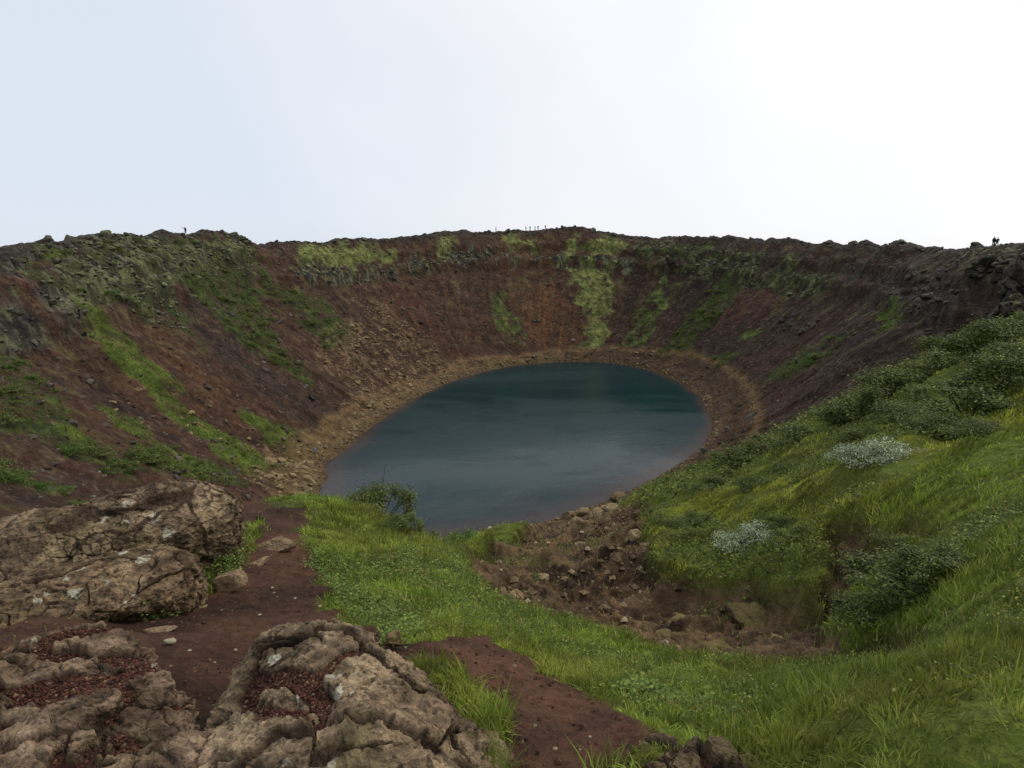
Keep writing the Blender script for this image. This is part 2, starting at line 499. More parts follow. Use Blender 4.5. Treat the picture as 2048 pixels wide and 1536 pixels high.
def zmask(name, x, y, amp, soft, seed=0, k=None):
    """soft 0..1 membership of the zones called name, with edges roughened by world noise"""
    out = np.zeros(np.shape(x))
    nz = None
    for p in Z.get(name, []):
        lo = p.min(0) - 8 * np.max(amp) ** .5 - 1; hi = p.max(0) + 8 * np.max(amp) ** .5 + 1
        s = (x > lo[0]) & (x < hi[0]) & (y > lo[1]) & (y < hi[1])
        if not s.any(): continue
        xs, ys = x[s], y[s]; a = amp[s] if np.ndim(amp) else amp; so = soft[s] if np.ndim(soft) else soft
        kk = 1 / np.maximum(a * 2.2, .05)
        n = fbm(xs / 4.5, ys / 4.5, 0, 5, seed + 40, .62) if k is None else fbm(xs * k, ys * k, 0, 4, seed + 40, .62)
        d = poly_dist(xs, ys, p) + n * a
        out[s] = np.maximum(out[s], sstep(-so, so, d))
    return out


# ------------------------------------------------------------------ ground relief and colours
def ground(x, y, want_color=True):
    x = np.asarray(x, float); y = np.asarray(y, float)
    r = np.hypot(x, y); th = np.arctan2(x, y)
    z0 = smooth_z(x, y)
    phi, s, over = crater_coords(x, y)
    lake_d = np.full(x.shape, -99.0); f = r > 50
    lake_d[f] = poly_dist(x[f], y[f], LAKE)
    hill = 1 - sstep(np.interp(th, RFADE_TH, RFADE_1) * .9, np.interp(th, RFADE_TH, RFADE_2) * .95, r)   # 1 on the near slope
    hill = np.where(np.abs(th) > R(75), sstep(45, 30, r), hill)
    far = 1 - hill
    inside = sstep(.02, .10, s)
    m = {}
    amp_f = np.where(r > 42, 3.4, .5); soft_f = np.where(r > 42, .9, .3)
    for i, n in enumerate(('rock', 'mossrock', 'moss', 'ledge', 'darkrock', 'grass', 'green', 'mutegreen', 'red', 'orange', 'purple', 'rubble')):
        m[n] = zmask(n, x, y, amp_f, soft_f, i) * far
    streak = .5 + .5 * np.clip(1.5 * fbm(phi * 70 + .5 * fbm(x / 6, y / 6, 0, 2, 9), s * 9, 0, 4, 88, .6), -1, 1)
    mott = .5 + .5 * np.clip(1.5 * fbm(x / 2.1, y / 2.1, z0 / 2.1, 4, 89, .65), -1, 1)
    hole = sstep(.22, .5, streak * .5 + mott * .5)
    for n, k in (('grass', .55), ('green', .75), ('moss', .6), ('mutegreen', .9), ('mossrock', .35), ('red', .7), ('orange', .45), ('purple', .6), ('rubble', .5)):
        m[n] = m[n] * (1 - k + k * hole)
    m['path'] = zmask('path', x, y, .17, .05, 3, 2.2); m['tuft'] = zmask('tuft', x, y, .08, .05, 4, 3.0)
    m['bare'] = zmask('bare', x, y, np.clip(r * .022, .10, 1.2), np.clip(r * .012, .06, .5), 5, .8)
    m['noturf'] = zmask('noturf', x, y, .2, .12, 6, 1.0)
    bw = 4.2 + 3.4 * sstep(22, 40, x) + .4 * sstep(-5, -25, x) * sstep(150, 90, y)
    shore = sstep(-1.35, -.75, (lake_d + 2.6 * fbm(x / 7, y / 7, 0, 4, 77, .6)) / bw) * (1 - .85 * hill * (r < 200))
    m['shore'] = shore
    # ---- relief
    cliff = np.clip(m['rock'] + .8 * m['mossrock'] + .9 * m['ledge'] + .7 * m['darkrock'] + .25 * sstep(.9, .97, s) * far * (over < 15), 0, 1)
    stream = vnoise(phi * 26 + .6 * fbm(x / 12, y / 12, 0, 2, 3), s * 1.3, 0, 11) + .35 * vnoise(phi * 70, s * 3.0, 0, 12)
    dz = far * inside * (.45 * stream + .7 * fbm(x / 9, y / 9, 0, 4, 21) * sstep(.1, .4, s))
    dz = dz + far * .12 * fbm(x / 1.6, y / 1.6, 0, 3, 22) * sstep(-1, -5, lake_d)
    rg = ridged(x / 6.5, y / 6.5, z0 / 9, 5, 31)
    vf1, vf2, vid, _, _ = voronoi(x / 2.3 + .4 * vnoise(x / 3, y / 3, 0, 5), y / 2.3, None, 8)
    blocks = sstep(0, .25, vf2 - vf1) * (.3 + .9 * vid)
    dz = dz + far * cliff * (1 - .55 * np.clip(m['mossrock'], 0, 1)) * (1.5 * (rg - .55) + 1.0 * (blocks - .55))
    # near slope: hummocks, clods in the bare earth, small roughness
    hum = fbm(x / 3.2, y / 3.2, 0, 4, 51)
    away = sstep(2.5, 9, r)
    dz = dz + hill * (1 - .85 * m['path']) * away * (.16 + .34 * sstep(6.5, 16, r)) * hum
    dz = dz + hill * (1 - m['path']) * .035 * fbm(x * 1.7, y * 1.7, 0, 4, 52) * sstep(1, 3, r)
    dz = dz + hill * (1 - m['path']) * .30 * sstep(6.5, 13, r) * (ridged(x / 1.9 + .3 * hum, y / 1.3, 0, 3, 57) - .6) * sstep(-.05, .2, x / np.maximum(r, 1))
    clod = ridged(x / 1.5, y / 1.5, 0, 5, 53)
    dz = dz + hill * m['bare'] * (.5 * (clod - .62) * sstep(3, 9, r) + .24 * (ridged(x * 1.8, y * 1.8, 0, 5, 56) - .6) - .12 - .30 * sstep(6, 9, r))
    dz = dz + hill * m['path'] * (.035 * fbm(x * 1.3, y * 1.3, 0, 3, 54) + .020 * fbm(x * 5, y * 5, 0, 4, 55))
    dz = dz * sstep(1.2, -1.5, lake_d)
    z = z0 + dz
    if not want_color:
        return z, m, hill, s, lake_d
    # ---- colours (what the ground itself is, plus shade painted into the right wall)
    st = .5 + .5 * np.clip(vnoise(phi * 60, s * 1.6, 0, 61) + .6 * vnoise(phi * 150, s * 2.5, 0, 62), -1, 1)
    big = .5 + .5 * np.clip(fbm(x / 22, y / 22, 0, 4, 63), -1, 1)
    brown, purp, dark = C(76, 52, 41), C(57, 43, 38), C(48, 37, 33)
    side = sstep(20, 60, x)[:, None]                     # scoria darkened on the right: that wall's shade is put into its colour
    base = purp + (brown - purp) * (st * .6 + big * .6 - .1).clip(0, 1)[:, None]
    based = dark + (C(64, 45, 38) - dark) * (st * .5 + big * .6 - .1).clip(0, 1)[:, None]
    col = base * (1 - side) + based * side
    n2 = .5 + .5 * np.clip(fbm(x / 2.5, y / 2.5, z / 2.5, 4, 65) * 1.3, -1, 1)
    n1 = .5 + .5 * np.clip(fbm(x / .9, y / .9, z / .9, 3, 66) * 1.4, -1, 1)
    def over_(c, a, mask):
        mk = np.clip(mask, 0, 1)[:, None]
        return c * (1 - mk) + a * mk
    def two(a, b, t): return a + (b - a) * np.clip(t, 0, 1)[:, None]
    col = over_(col, two(C(64, 44, 37), C(80, 50, 41), st), m['red'] * .75)
    col = over_(col, two(C(70, 49, 38), C(98, 64, 41), st * 1.4 - .1), m['orange'] * (.8 - .62 * sstep(0, -25, x)))
    col = over_(col, two(C(46, 37, 35), C(60, 46, 42), n2), m['purple'] * .7)
    # a thin pioneer growth of moss in streaks everywhere high up
    col = over_(col, C(86, 88, 52), far * inside * sstep(.62, .95, st * .55 + n2 * .5) * sstep(.25, .7, s) * .35)
    grit = .5 + .5 * np.clip(fbm(x * 1.9, y * 1.9, z * 1.9, 3, 67) * 1.6, -1, 1)
    col = col * (.58 + .42 * grit + .34 * n2)[:, None]
    col = over_(col, C(110, 98, 84), sstep(.72, .86, grit * .6 + n1 * .4) * .28 * far)
    rockc = two(C(40, 36, 36), C(92, 86, 80), n1 * .9 + (vid - .5) * .5 - .1)
    pale = C(114, 114, 82)
    col = over_(col, rockc, m['rock']); col = over_(col, pale, m['rock'] * sstep(.62, .8, n2) * .45)
    mr = two(C(44, 42, 34), C(66, 70, 38), n2)
    col = over_(col, mr, m['mossrock'] * sstep(.2, .5, n2 + .25)); col = over_(col, pale, m['mossrock'] * sstep(.6, .85, n1 * .6 + vid * .5) * .6)
    col = over_(col, rockc, m['mossrock'] * sstep(.6, .9, 1 - n1) * .8)
    col = over_(col, rockc, np.maximum(m['ledge'], m['darkrock'] * .6) * sstep(.25, .6, n2)); col = over_(col, pale, m['ledge'] * sstep(.6, .8, n1) * .6)
    col = over_(col, two(C(66, 70, 38), C(124, 126, 74), n1 * .9 + n2 * .4 - .2), m['moss'] * sstep(.1, .45, n2 + .15))
    col = over_(col, two(C(52, 60, 32), C(92, 98, 54), n1), m['mutegreen'] * sstep(.2, .6, n2 + .1))
    col = over_(col, two(C(44, 49, 27), C(70, 78, 38), n1), m['green'] * sstep(.15, .5, n2 + .15))
    col = over_(col, two(C(56, 66, 28), C(92, 102, 44), n1 * .7 + n2 * .3), m['grass'])
    col = over_(col, two(C(62, 48, 38), C(128, 108, 80), n1 * 1.2 - .2), m['rubble'] * sstep(.45, .8, n1 * .5 + n2 * .6) * .6)
    rimrock = sstep(.93, .985, s) * (over < 12) * far
    col = over_(col, rockc * .9, rimrock * .75)
    col = over_(col, two(C(60, 66, 44), C(88, 92, 54), n1), sstep(0, 14, over) * .8)
    # shore: tan on the left and far side, browner on the right
    tan = two(C(74, 58, 42), C(106, 87, 62), n1 * .6 + n2 * .5)
    rb = two(C(56, 41, 34), C(80, 60, 45), n1 * .6 + n2 * .5)
    rt = sstep(-5, 38, x)[:, None]
    col = over_(col, tan * (1 - rt) + rb * rt, shore)
    trail = np.exp(-((lake_d + 5.4 + 3.2 * sstep(22, 40, x) + 1.2 * vnoise(x / 14, y / 14, 0, 5)) / .9) ** 2) * far * (r > 100)
    col = over_(col, C(120, 95, 66), trail * .55)
    col = over_(col, C(74, 58, 46), sstep(-1.6, -.2, lake_d) * .6)
    # near slope
    turf = two(C(58, 58, 28), C(92, 100, 38), n1 * .5 + n2 * .5)
    nb = .5 + .5 * np.clip(fbm(x * 1.4, y * 1.4, 0, 5, 71, .6) * 1.4, -1, 1)
    earth = two(C(54, 41, 32), C(116, 92, 70), nb * 1.1 - .1 + (clod - .6) * .9)
    earth = over_(earth, C(64, 45, 36), sstep(.6, .8, 1 - n2) * .5)
    earth = over_(earth, C(84, 84, 46), sstep(.7, .9, n2) * .5)
    hc = over_(turf, earth, m['bare'])
    soil = two(C(50, 34, 28), C(82, 55, 44), nb * 1.2 - .1)
    hc = over_(hc, soil, np.maximum(m['noturf'] * sstep(14, 9, r), m['path']))
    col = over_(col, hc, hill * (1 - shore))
    zone_id = np.where((m['path'] > .5) & (hill > .5), 2, np.where((shore > .5) & (s < .3), 1, np.where(hill > .5, 3, 0)))
    zone_id = np.where(over > 12, 4, zone_id)
    return z, col, zone_id, m, hill, s, lake_d


def build_ground():
    th = np.concatenate([np.radians(np.arange(-48, 48.001, .085)), np.radians(np.arange(50, 311, 2.0))])
    r1 = np.exp(np.arange(math.log(.6), math.log(70), .0056)); r2 = np.arange(70.4, 262, .36); r3 = np.exp(np.linspace(math.log(264), math.log(5000), 40))
    rs = np.concatenate([r1, r2, r3])
    nt_, nr = len(th), len(rs)
    x = (rs[:, None] * np.sin(th)).ravel(); y = (rs[:, None] * np.cos(th)).ravel()
    z = np.empty(len(x)); col = np.empty((len(x), 3)); zid = np.empty(len(x), int)
    step = 200000
    for a in range(0, len(x), step):
        b = slice(a, a + step)
        z[b], col[b], zid[b] = ground(x[b], y[b])[:3]
    co = np.stack([x, y, z], 1)
    i = np.arange(nr - 1)[:, None] * nt_; j = np.arange(nt_)[None]; jn = (j + 1) % nt_
    q = np.stack([i + j, i + nt_ + j, i + nt_ + jn, i + jn], -1).reshape(-1, 4)[:, ::-1]
    fz = zid[q[:, 0]]
    # the little disc under the camera
    names = {0: ('crater_slope', M_FAR, 'steep red and brown scoria slopes of the crater'), 1: ('lake_shore', M_FAR, None), 2: ('footpath', M_SOIL, None), 3: ('hillside', M_NEAR, None), 4: ('plain', M_FAR, None)}
    for k, (n, mat, _) in names.items():
        f = q[fz == k]
        if not len(f): continue
        used = np.unique(f); remap = np.zeros(len(co), np.int32); remap[used] = np.arange(len(used))
        me = mesh_np(n, co[used], remap[f], col[used], True, mat)
        tag(link(n, me), kind='structure')
    # custom normals are not needed: each sheet is cut from one dense surface


build_ground()

# ------------------------------------------------------------------ lake
def build_lake():
    n = 160
    ph = np.linspace(-np.pi, np.pi, n * 4, endpoint=False)
    rl = periodic(ph, LAKE_PHI, LAKE_RHO) + 2.5
    ks = np.concatenate([np.linspace(0, .8, 30)[1:], np.linspace(.8, 1, 60)[1:]])
    x = LC[0] + (ks[:, None] * rl * np.sin(ph)).ravel(); y = LC[1] + (ks[:, None] * rl * np.cos(ph)).ravel()
    x = np.append(x, LC[0]); y = np.append(y, LC[1])
    d = poly_dist(x, y, LAKE) + .9 * fbm(x / 6, y / 6, 0, 3, 5)
    deep = np.array([.003, .024, .028]); mid = np.array([.010, .026, .029]); shal = np.array([.042, .031, .027])
    nearside = sstep(125, 70, y)
    wd = 1.8 + 5.0 * nearside
    a = sstep(0, 1, d / wd)[:, None]; b = sstep(.3, 2.4, d / wd)[:, None]
    col = (shal * (1 - a) + mid * a) * (1 - b) + deep * b
    m = len(ph); nr = len(ks)
    i = np.arange(nr - 1)[:, None] * m; j = np.arange(m)[None]; jn = (j + 1) % m
    tri1 = np.stack([i + j, i + jn, i + m + jn], -1).reshape(-1, 3); tri2 = np.stack([i + j, i + m + jn, i + m + j], -1).reshape(-1, 3)
    c = len(x) - 1
    fan = np.stack([np.full(m, c), (np.arange(m) + 1) % m, np.arange(m)], -1)
    f = np.concatenate([tri1, tri2, fan])[:, ::-1]
    mat, nt, b = new_mat('lake_water'); L = nt.links
    at_ = node(nt, 'ShaderNodeAttribute', attribute_name='Col'); L.new(at_.outputs['Color'], b.inputs['Base Color'])
    b.inputs['IOR'].default_value = 1.21; b.inputs['Specular IOR Level'].default_value = .5
    geo = node(nt, 'ShaderNodeNewGeometry')
    mp = node(nt, 'ShaderNodeMapping'); mp.inputs['Scale'].default_value = (.014, .04, 1); mp.inputs['Rotation'].default_value = (0, 0, R(-8))
    L.new(geo.outputs['Position'], mp.inputs['Vector'])
    wind = node(nt, 'ShaderNodeTexNoise', Scale=1.0, Detail=7.0, Roughness=.62, Distortion=.6); L.new(mp.outputs[0], wind.inputs['Vector'])
    mr = node(nt, 'ShaderNodeMapRange'); mr.inputs['From Min'].default_value = .40; mr.inputs['From Max'].default_value = .70
    mr.inputs['To Min'].default_value = .12; mr.inputs['To Max'].default_value = .75
    L.new(wind.outputs['Fac'], mr.inputs['Value'])
    rip = node(nt, 'ShaderNodeTexNoise', Scale=1.7, Detail=4.0, Roughness=.6)
    mp2 = node(nt, 'ShaderNodeMapping'); mp2.inputs['Scale'].default_value = (.7, 1.5, 1); L.new(geo.outputs['Position'], mp2.inputs['Vector']); L.new(mp2.outputs[0], rip.inputs['Vector'])
    bp = node(nt, 'ShaderNodeBump', Distance=.16); L.new(mr.outputs['Result'], bp.inputs['Strength']); L.new(rip.outputs['Fac'], bp.inputs['Height'])
    L.new(bp.outputs['Normal'], b.inputs['Normal'])
    mr2 = node(nt, 'ShaderNodeMapRange'); mr2.inputs['From Min'].default_value = .42; mr2.inputs['From Max'].default_value = .68
    mr2.inputs['To Min'].default_value = .06; mr2.inputs['To Max'].default_value = .30; L.new(wind.outputs['Fac'], mr2.inputs['Value'])
    L.new(mr2.outputs['Result'], b.inputs['Roughness'])
    me = mesh_np('lake', np.stack([x, y, np.full(len(x), WATER)], 1), f, col, True, mat)
    tag(link('lake', me), kind='structure')


build_lake()

# ------------------------------------------------------------------ sky and light (overcast)
SUN_EL, SUN_AZ = R(48), R(55)          # sun behind thin cloud, high to the right
def build_sky():
    w = bpy.data.worlds.new('World'); scene.world = w; w.use_nodes = True
    nt = w.node_tree; L = nt.links; bg = nt.nodes['Background']
    sky = node(nt, 'ShaderNodeTexSky', sky_type='NISHITA', sun_disc=False, sun_elevation=SUN_EL, sun_rotation=SUN_AZ, altitude=100.0)
    sk = node(nt, 'ShaderNodeVectorMath', operation='SCALE'); sk.inputs['Scale'].default_value = .1
    L.new(sky.outputs[0], sk.inputs[0])
    tc = node(nt, 'ShaderNodeTexCoord')
    # cloud sheet: brighter towards the sun on the right, bluish grey to the left
    dot = node(nt, 'ShaderNodeVectorMath', operation='DOT_PRODUCT'); dot.inputs[1].default_value = (.80, .30, .30)
    L.new(tc.outputs['Generated'], dot.inputs[0])
    nz = node(nt, 'ShaderNodeTexNoise', Scale=1.6, Detail=5.0, Roughness=.5); L.new(tc.outputs['Generated'], nz.inputs['Vector'])
    nm = node(nt, 'ShaderNodeMath', operation='MULTIPLY_ADD'); nm.inputs[1].default_value = .9; nm.inputs[2].default_value = -.45
    L.new(nz.outputs['Fac'], nm.inputs[0])
    ad = node(nt, 'ShaderNodeMath', operation='ADD'); L.new(dot.outputs['Value'], ad.inputs[0]); L.new(nm.outputs[0], ad.inputs[1])
    rp = node(nt, 'ShaderNodeValToRGB'); L.new(ad.outputs[0], rp.inputs[0])
    e = rp.color_ramp.elements
    e[0].position = 0.0; e[0].color = (.75, .82, .925, 1)
    e[1].position = .78; e[1].color = (1.08, 1.08, 1.10, 1)
    for p, c in ((.14, (.81, .862, .945, 1)), (.30, (.865, .89, .955, 1)), (.46, (.925, .94, .985, 1)), (.62, (.99, 1.0, 1.03, 1))):
        k = e.new(p); k.color = c
    mx = node(nt, 'ShaderNodeMix', data_type='RGBA'); mx.inputs['Factor'].default_value = .93
    L.new(sk.outputs[0], mx.inputs['A']); L.new(rp.outputs[0], mx.inputs['B'])
    L.new(mx.outputs['Result'], bg.inputs['Color']); bg.inputs['Strength'].default_value = 1.0
    sd = bpy.data.lights.new('sun', 'SUN'); sd.energy = 1.4; sd.angle = R(14); sd.color = (1, .96, .9)
    so = bpy.data.objects.new('sun', sd); COL.objects.link(so)
    d = Vector((math.sin(SUN_AZ) * math.cos(SUN_EL), math.cos(SUN_AZ) * math.cos(SUN_EL), math.sin(SUN_EL)))
    so.rotation_euler = (-d).to_track_quat('-Z', 'Y').to_euler()
    v = scene.view_settings; v.view_transform = 'Standard'; v.look = 'None'; v.gamma = 1; v.exposure = 0; v.use_curve_mapping = False


build_sky()
# ------------------------------------------------------------------ rock
def rock_material(name, scale, bump, amount=.22):
    m = ground_material(name, (scale, scale * 5, scale * 22), amount, bump, .9)
    return m


M_LAVA = rock_material('lava_rock', 6.0, .8, .27)
M_CRAG = rock_material('crag_rock', .8, .7)
M_STONE = rock_material('loose_stone', 3.0, .5)
M_GRAVEL = ground_material('red_cinder', (25, 90), .3, .5)


def icosphere(sub):
    bm = bmesh.new(); bmesh.ops.create_icosphere(bm, subdivisions=sub, radius=1.0)
    v = np.array([p.co[:] for p in bm.verts]); f = np.array([[q.index for q in p.verts] for p in bm.faces]); bm.free()
    return v, f


ICO = {k: icosphere(k) for k in (1, 2, 3, 4, 5, 6)}


def rock_shape(sub, seed, planes=14, rough=.06, cut=(.55, .85), size=(1, 1, 1), fine=0.0):
    """an angular stone: a sphere cut by random planes, then roughened"""
    g = np.random.default_rng(seed); v, f = ICO[sub]; v = v.copy()
    for _ in range(planes):
        n = g.normal(size=3); n /= np.linalg.norm(n); d = g.uniform(*cut)
        over = np.maximum(v @ n - d, 0); v -= over[:, None] * n
    o = g.uniform(-50, 50, 3)
    nn = v / np.maximum(np.linalg.norm(v, axis=1, keepdims=True), 1e-6)
    v = v + nn * (rough * fbm(v[:, 0] * 2 + o[0], v[:, 1] * 2 + o[1], v[:, 2] * 2 + o[2], 5, seed % 97))[:, None]
    if fine:
        f1, f2, cid, _, _ = voronoi(v[:, 0] * 3 + o[0], v[:, 1] * 3 + o[1], v[:, 2] * 3 + o[2], seed % 89)
        v = v - nn * (fine * (1 - sstep(.02, .16, f2 - f1)) - fine * .9 * (cid - .5))[:, None]
    return v * np.array(size), f


def rock_colors(v, palette, seed, k=2.5):
    a = .5 + .5 * np.clip(fbm(v[:, 0] * k + seed, v[:, 1] * k, v[:, 2] * k, 4, 33) * 1.5, -1, 1)
    return palette[0] + (palette[1] - palette[0]) * a[:, None]


def normals(v, f):
    n = np.zeros_like(v)
    for i in range(1, f.shape[1] - 1):
        fn = np.cross(v[f[:, i]] - v[f[:, 0]], v[f[:, i + 1]] - v[f[:, 0]])
        for c in (0, i, i + 1): np.add.at(n, f[:, c], fn)
    return n / np.maximum(np.linalg.norm(n, axis=1, keepdims=True), 1e-12)


FOOT = []                 # footprints of the outcrops, kept free of grass


def at_z(px, py, z):
    th, t = ray(px, py); r = z / float(t)
    return (r * math.sin(th), r * math.cos(th), z)


def outcrop_mesh(edge, inner, seed, cells, gap, flare, undercut_dir=None, layer=0.0, nphi=760, ntop=230, nside=90, sink=.2, raise_=.05, edge_round=.06, rough=1.0, colour=None, small=.11, gravel_on=True, gravel_where=None, lichen=.24, crack=1.0, facet=1.0):
    """one block of old lava: edge = rim points (x,y,z) of its upper surface, inner = extra (x,y,z) heights"""
    E = np.array(edge); P = np.array(list(edge) + list(inner))
    c = E[:, :2].mean(0)
    ph = np.arctan2(E[:, 0] - c[0], E[:, 1] - c[1]); rho = np.hypot(E[:, 0] - c[0], E[:, 1] - c[1])
    phi = np.linspace(-np.pi, np.pi, nphi, endpoint=False)
    o = np.argsort(ph); pp = np.concatenate([ph[o] - 2 * np.pi, ph[o], ph[o] + 2 * np.pi]); rr = np.tile(rho[o], 3)
    rim = np.interp(phi, pp, rr)
    ker = np.hanning(17); ker /= ker.sum(); rim = np.convolve(np.concatenate([rim[-8:], rim, rim[:8]]), ker, 'valid')
    ex, ey = np.sin(phi), np.cos(phi)
    rim = rim * (1 + .035 * fbm(c[0] + ex * rim * 3, c[1] + ey * rim * 3, 0, 4, seed))
    FOOT.append(np.stack([c[0] + ex[::8] * rim[::8] * 1.01, c[1] + ey[::8] * rim[::8] * 1.01], 1))
    kt = np.linspace(1e-6, 1, ntop) ** .62
    ks = np.linspace(0, 1, nside + 1)[1:]
    xt = c[0] + kt[:, None] * rim * ex; yt = c[1] + kt[:, None] * rim * ey
    def top(x, y):
        w = 0; s = 0
        for q in P:
            k = 1 / ((x - q[0]) ** 2 + (y - q[1]) ** 2 + .02) ** 1.4; w = w + k; s = s + k * q[2]
        return s / w
    zt = top(xt, yt)
    edged = (1 - kt)[:, None] * rim                     # distance to the edge along the spoke
    zt = zt - edge_round * np.exp(-(edged / .09)) + .05 * rough * fbm(xt * 1.6, yt * 1.6, 0, 3, seed + 3)
    ze = zt[-1]
    fl = np.full(nphi, flare)
    if undercut_dir is not None:                         # (direction angle, half width, inward metres)
        for a, wd, inn in undercut_dir:
            dd = np.abs((phi - a + np.pi) % (2 * np.pi) - np.pi); fl = fl - inn * np.exp(-(dd / wd) ** 2)
    bx = c[0] + (rim + fl) * ex; by = c[1] + (rim + fl) * ey
    zb = smooth_z(bx, by) - sink
    bul = .10 * np.sin(np.pi * np.minimum(ks * 1.3, 1))[:, None]
    off = fl * (ks[:, None] ** 1.3) + bul * (.4 + .6 * np.clip(fbm(phi * 3, phi * 0, 0, 3, seed + 9), 0, 1))
    xs = c[0] + (rim + off) * ex; ys = c[1] + (rim + off) * ey; zs = ze + (zb - ze) * ks[:, None]
    if layer:
        lay = layer * np.abs(((zs * 9 + .8 * fbm(xs * 2, ys * 2, zs, 3, seed)) % 1) - .5) * 2
        xs = xs + ex * lay; ys = ys + ey * lay
    v = np.concatenate([np.stack([xt, yt, zt], -1).reshape(-1, 3), np.stack([xs, ys, zs], -1).reshape(-1, 3)])
    nrow = ntop + nside; i = np.arange(nrow - 1)[:, None] * nphi; j = np.arange(nphi)[None]; jn = (j + 1) % nphi
    f = np.stack([i + j, i + nphi + j, i + nphi + jn, i + jn], -1).reshape(-1, 4)
    n = normals(v, f)
    if n[:ntop * nphi // 2, 2].mean() < 0: f = f[:, ::-1]; n = -n
    side = np.concatenate([np.zeros(ntop * nphi), np.repeat(ks, nphi)])
    # plates and joints
    x, y, z = v[:, 0], v[:, 1], v[:, 2]
    wx = x + .10 * fbm(x * 3, y * 3, z * 3, 3, seed + 1); wy = y + .10 * fbm(x * 3 + 9, y * 3, z * 3, 3, seed + 2)
    ca, sa = math.cos(cells[2]), math.sin(cells[2])
    ux, uy = (wx * ca + wy * sa) / cells[0], (-wx * sa + wy * ca) / cells[1]
    f1, f2, cid, qx, qy = voronoi(ux, uy, z / (cells[1] * 1.6) * .6, seed)
    g = f2 - f1
    low = .8 * fbm(x * 2.4, y * 2.4, 0, 5, seed + 5, .6) + .62 * sstep(.0, .34, g) - .25 + .12 * (cid - .5)
    thr = -.87 + gap * 3.2
    pocket = sstep(thr + .10, thr - .02, low) if gravel_on else np.zeros(len(x))
    cw = .03 + .05 * sstep(-.2, .5, fbm(x * 3, y * 3, 0, 2, seed + 4))
    plate = sstep(cw * .3, cw, g)
    dome = (cid - .45) * raise_ * 1.3 + (qx * (cid - .5) + qy * ((cid * 7.3) % 1 - .5)) * raise_ * 1.1
    dome = dome * (1 - pocket)
    s1, s2, scid, sqx, sqy = voronoi(x / small + .5 * fbm(x * 7, y * 7, z * 7, 2, 3), y / small, z / small, seed + 6)
    broken = sstep(-.1, .5, fbm(x * 2.1 + 5, y * 2.1, z * 2, 3, seed + 7))
    cr = (1 - sstep(.02, .16, s2 - s1)) * broken
    disp = dome - (1 - plate) * (raise_ * .6 + .006) * crack - pocket * (raise_ * .9 + .01) - cr * .020 * rough * crack + broken * (scid - .5) * .02 * rough
    disp = disp + rough * (.012 * (ridged(x * 8, y * 8, z * 8, 4, seed + 8) - .55) + .009 * fbm(x * 14, y * 14, z * 14, 4, seed + 8) + .006 * fbm(x * 40, y * 40, z * 40, 2, seed + 10))
    t1, t2_, tcid, tqx, tqy = voronoi(x / (small * .42) + .4 * fbm(x * 12, y * 12, z * 12, 2, 4), y / (small * .42), z / (small * .42), seed + 31)
    face = (sqx * (scid - .5) + sqy * ((scid * 9.1) % 1 - .5)) * small * .30 + (tqx * (tcid - .5) + tqy * ((tcid * 9.1) % 1 - .5)) * small * .16
    disp = disp + rough * face * facet
    pit = voronoi(x * 26, y * 26, z * 26, seed + 12)[0]
    disp = disp - .006 * (1 - sstep(.12, .34, pit)) * sstep(-.2, .4, fbm(x * 3, y * 3, z * 3, 2, seed + 13))
    disp = disp * (1 + .5 * (side > 0))
    gl = pocket * (side < .05) * (n[:, 2] > .55) * (1 if gravel_on else 0)
    if gravel_where is not None: gl = gl * gravel_where(x, y)
    grav = gl > .6
    disp = np.where(grav, -(raise_ * .75 + .006) + .004 * fbm(x * 60, y * 60, 0, 2, 5), disp)
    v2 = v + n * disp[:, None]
    t = .5 + .5 * np.clip(fbm(x * 4, y * 4, z * 4, 4, seed + 14) * 1.4, -1, 1)
    t2 = .5 + .5 * np.clip(fbm(x * 17, y * 17, z * 17, 3, seed + 15) * 1.4, -1, 1)
    pal = colour or (C(88, 70, 58), C(142, 118, 101), C(110, 96, 68))
    col = pal[0] + (pal[1] - pal[0]) * np.clip(t * .55 + t2 * .35 + (cid - .5) * .25, 0, 1)[:, None]
    def ov(cc, a, mk): mk = np.clip(mk, 0, 1)[:, None]; return cc * (1 - mk) + a * mk
    col = ov(col, pal[2], sstep(.55, .9, fbm(x * 2.3, y * 2.3, z, 3, seed + 16) * .7 + .4) * .55)
    col = col * (.72 + .5 * sstep(.2, .8, t2 * .6 + t * .4))[:, None]
    col = ov(col, C(50, 35, 29), np.maximum((1 - plate) * .8, pocket * .9)); col = ov(col, C(46, 36, 31), cr * .8)
    col = ov(col, C(40, 32, 28), (1 - sstep(.12, .34, pit)) * .7)
    lf1, _, lcid, _, _ = voronoi(x * 9 + .3 * t2, y * 9 + .3 * t, z * 9, seed + 17)
    lich = (lf1 + .45 * (t2 - .5) < .16 + .30 * lcid) & (lcid > 1 - lichen) & (fbm(x * 1.7, y * 1.7, z, 2, seed + 18) > -.12)
    col = ov(col, C(178, 170, 158), lich * plate * .85 * sstep(.25, .5, t2))
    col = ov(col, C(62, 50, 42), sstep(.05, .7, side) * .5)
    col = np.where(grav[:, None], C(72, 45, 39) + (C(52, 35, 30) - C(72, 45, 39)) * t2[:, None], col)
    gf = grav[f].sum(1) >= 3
    return v2, f, col, gf, grav, n


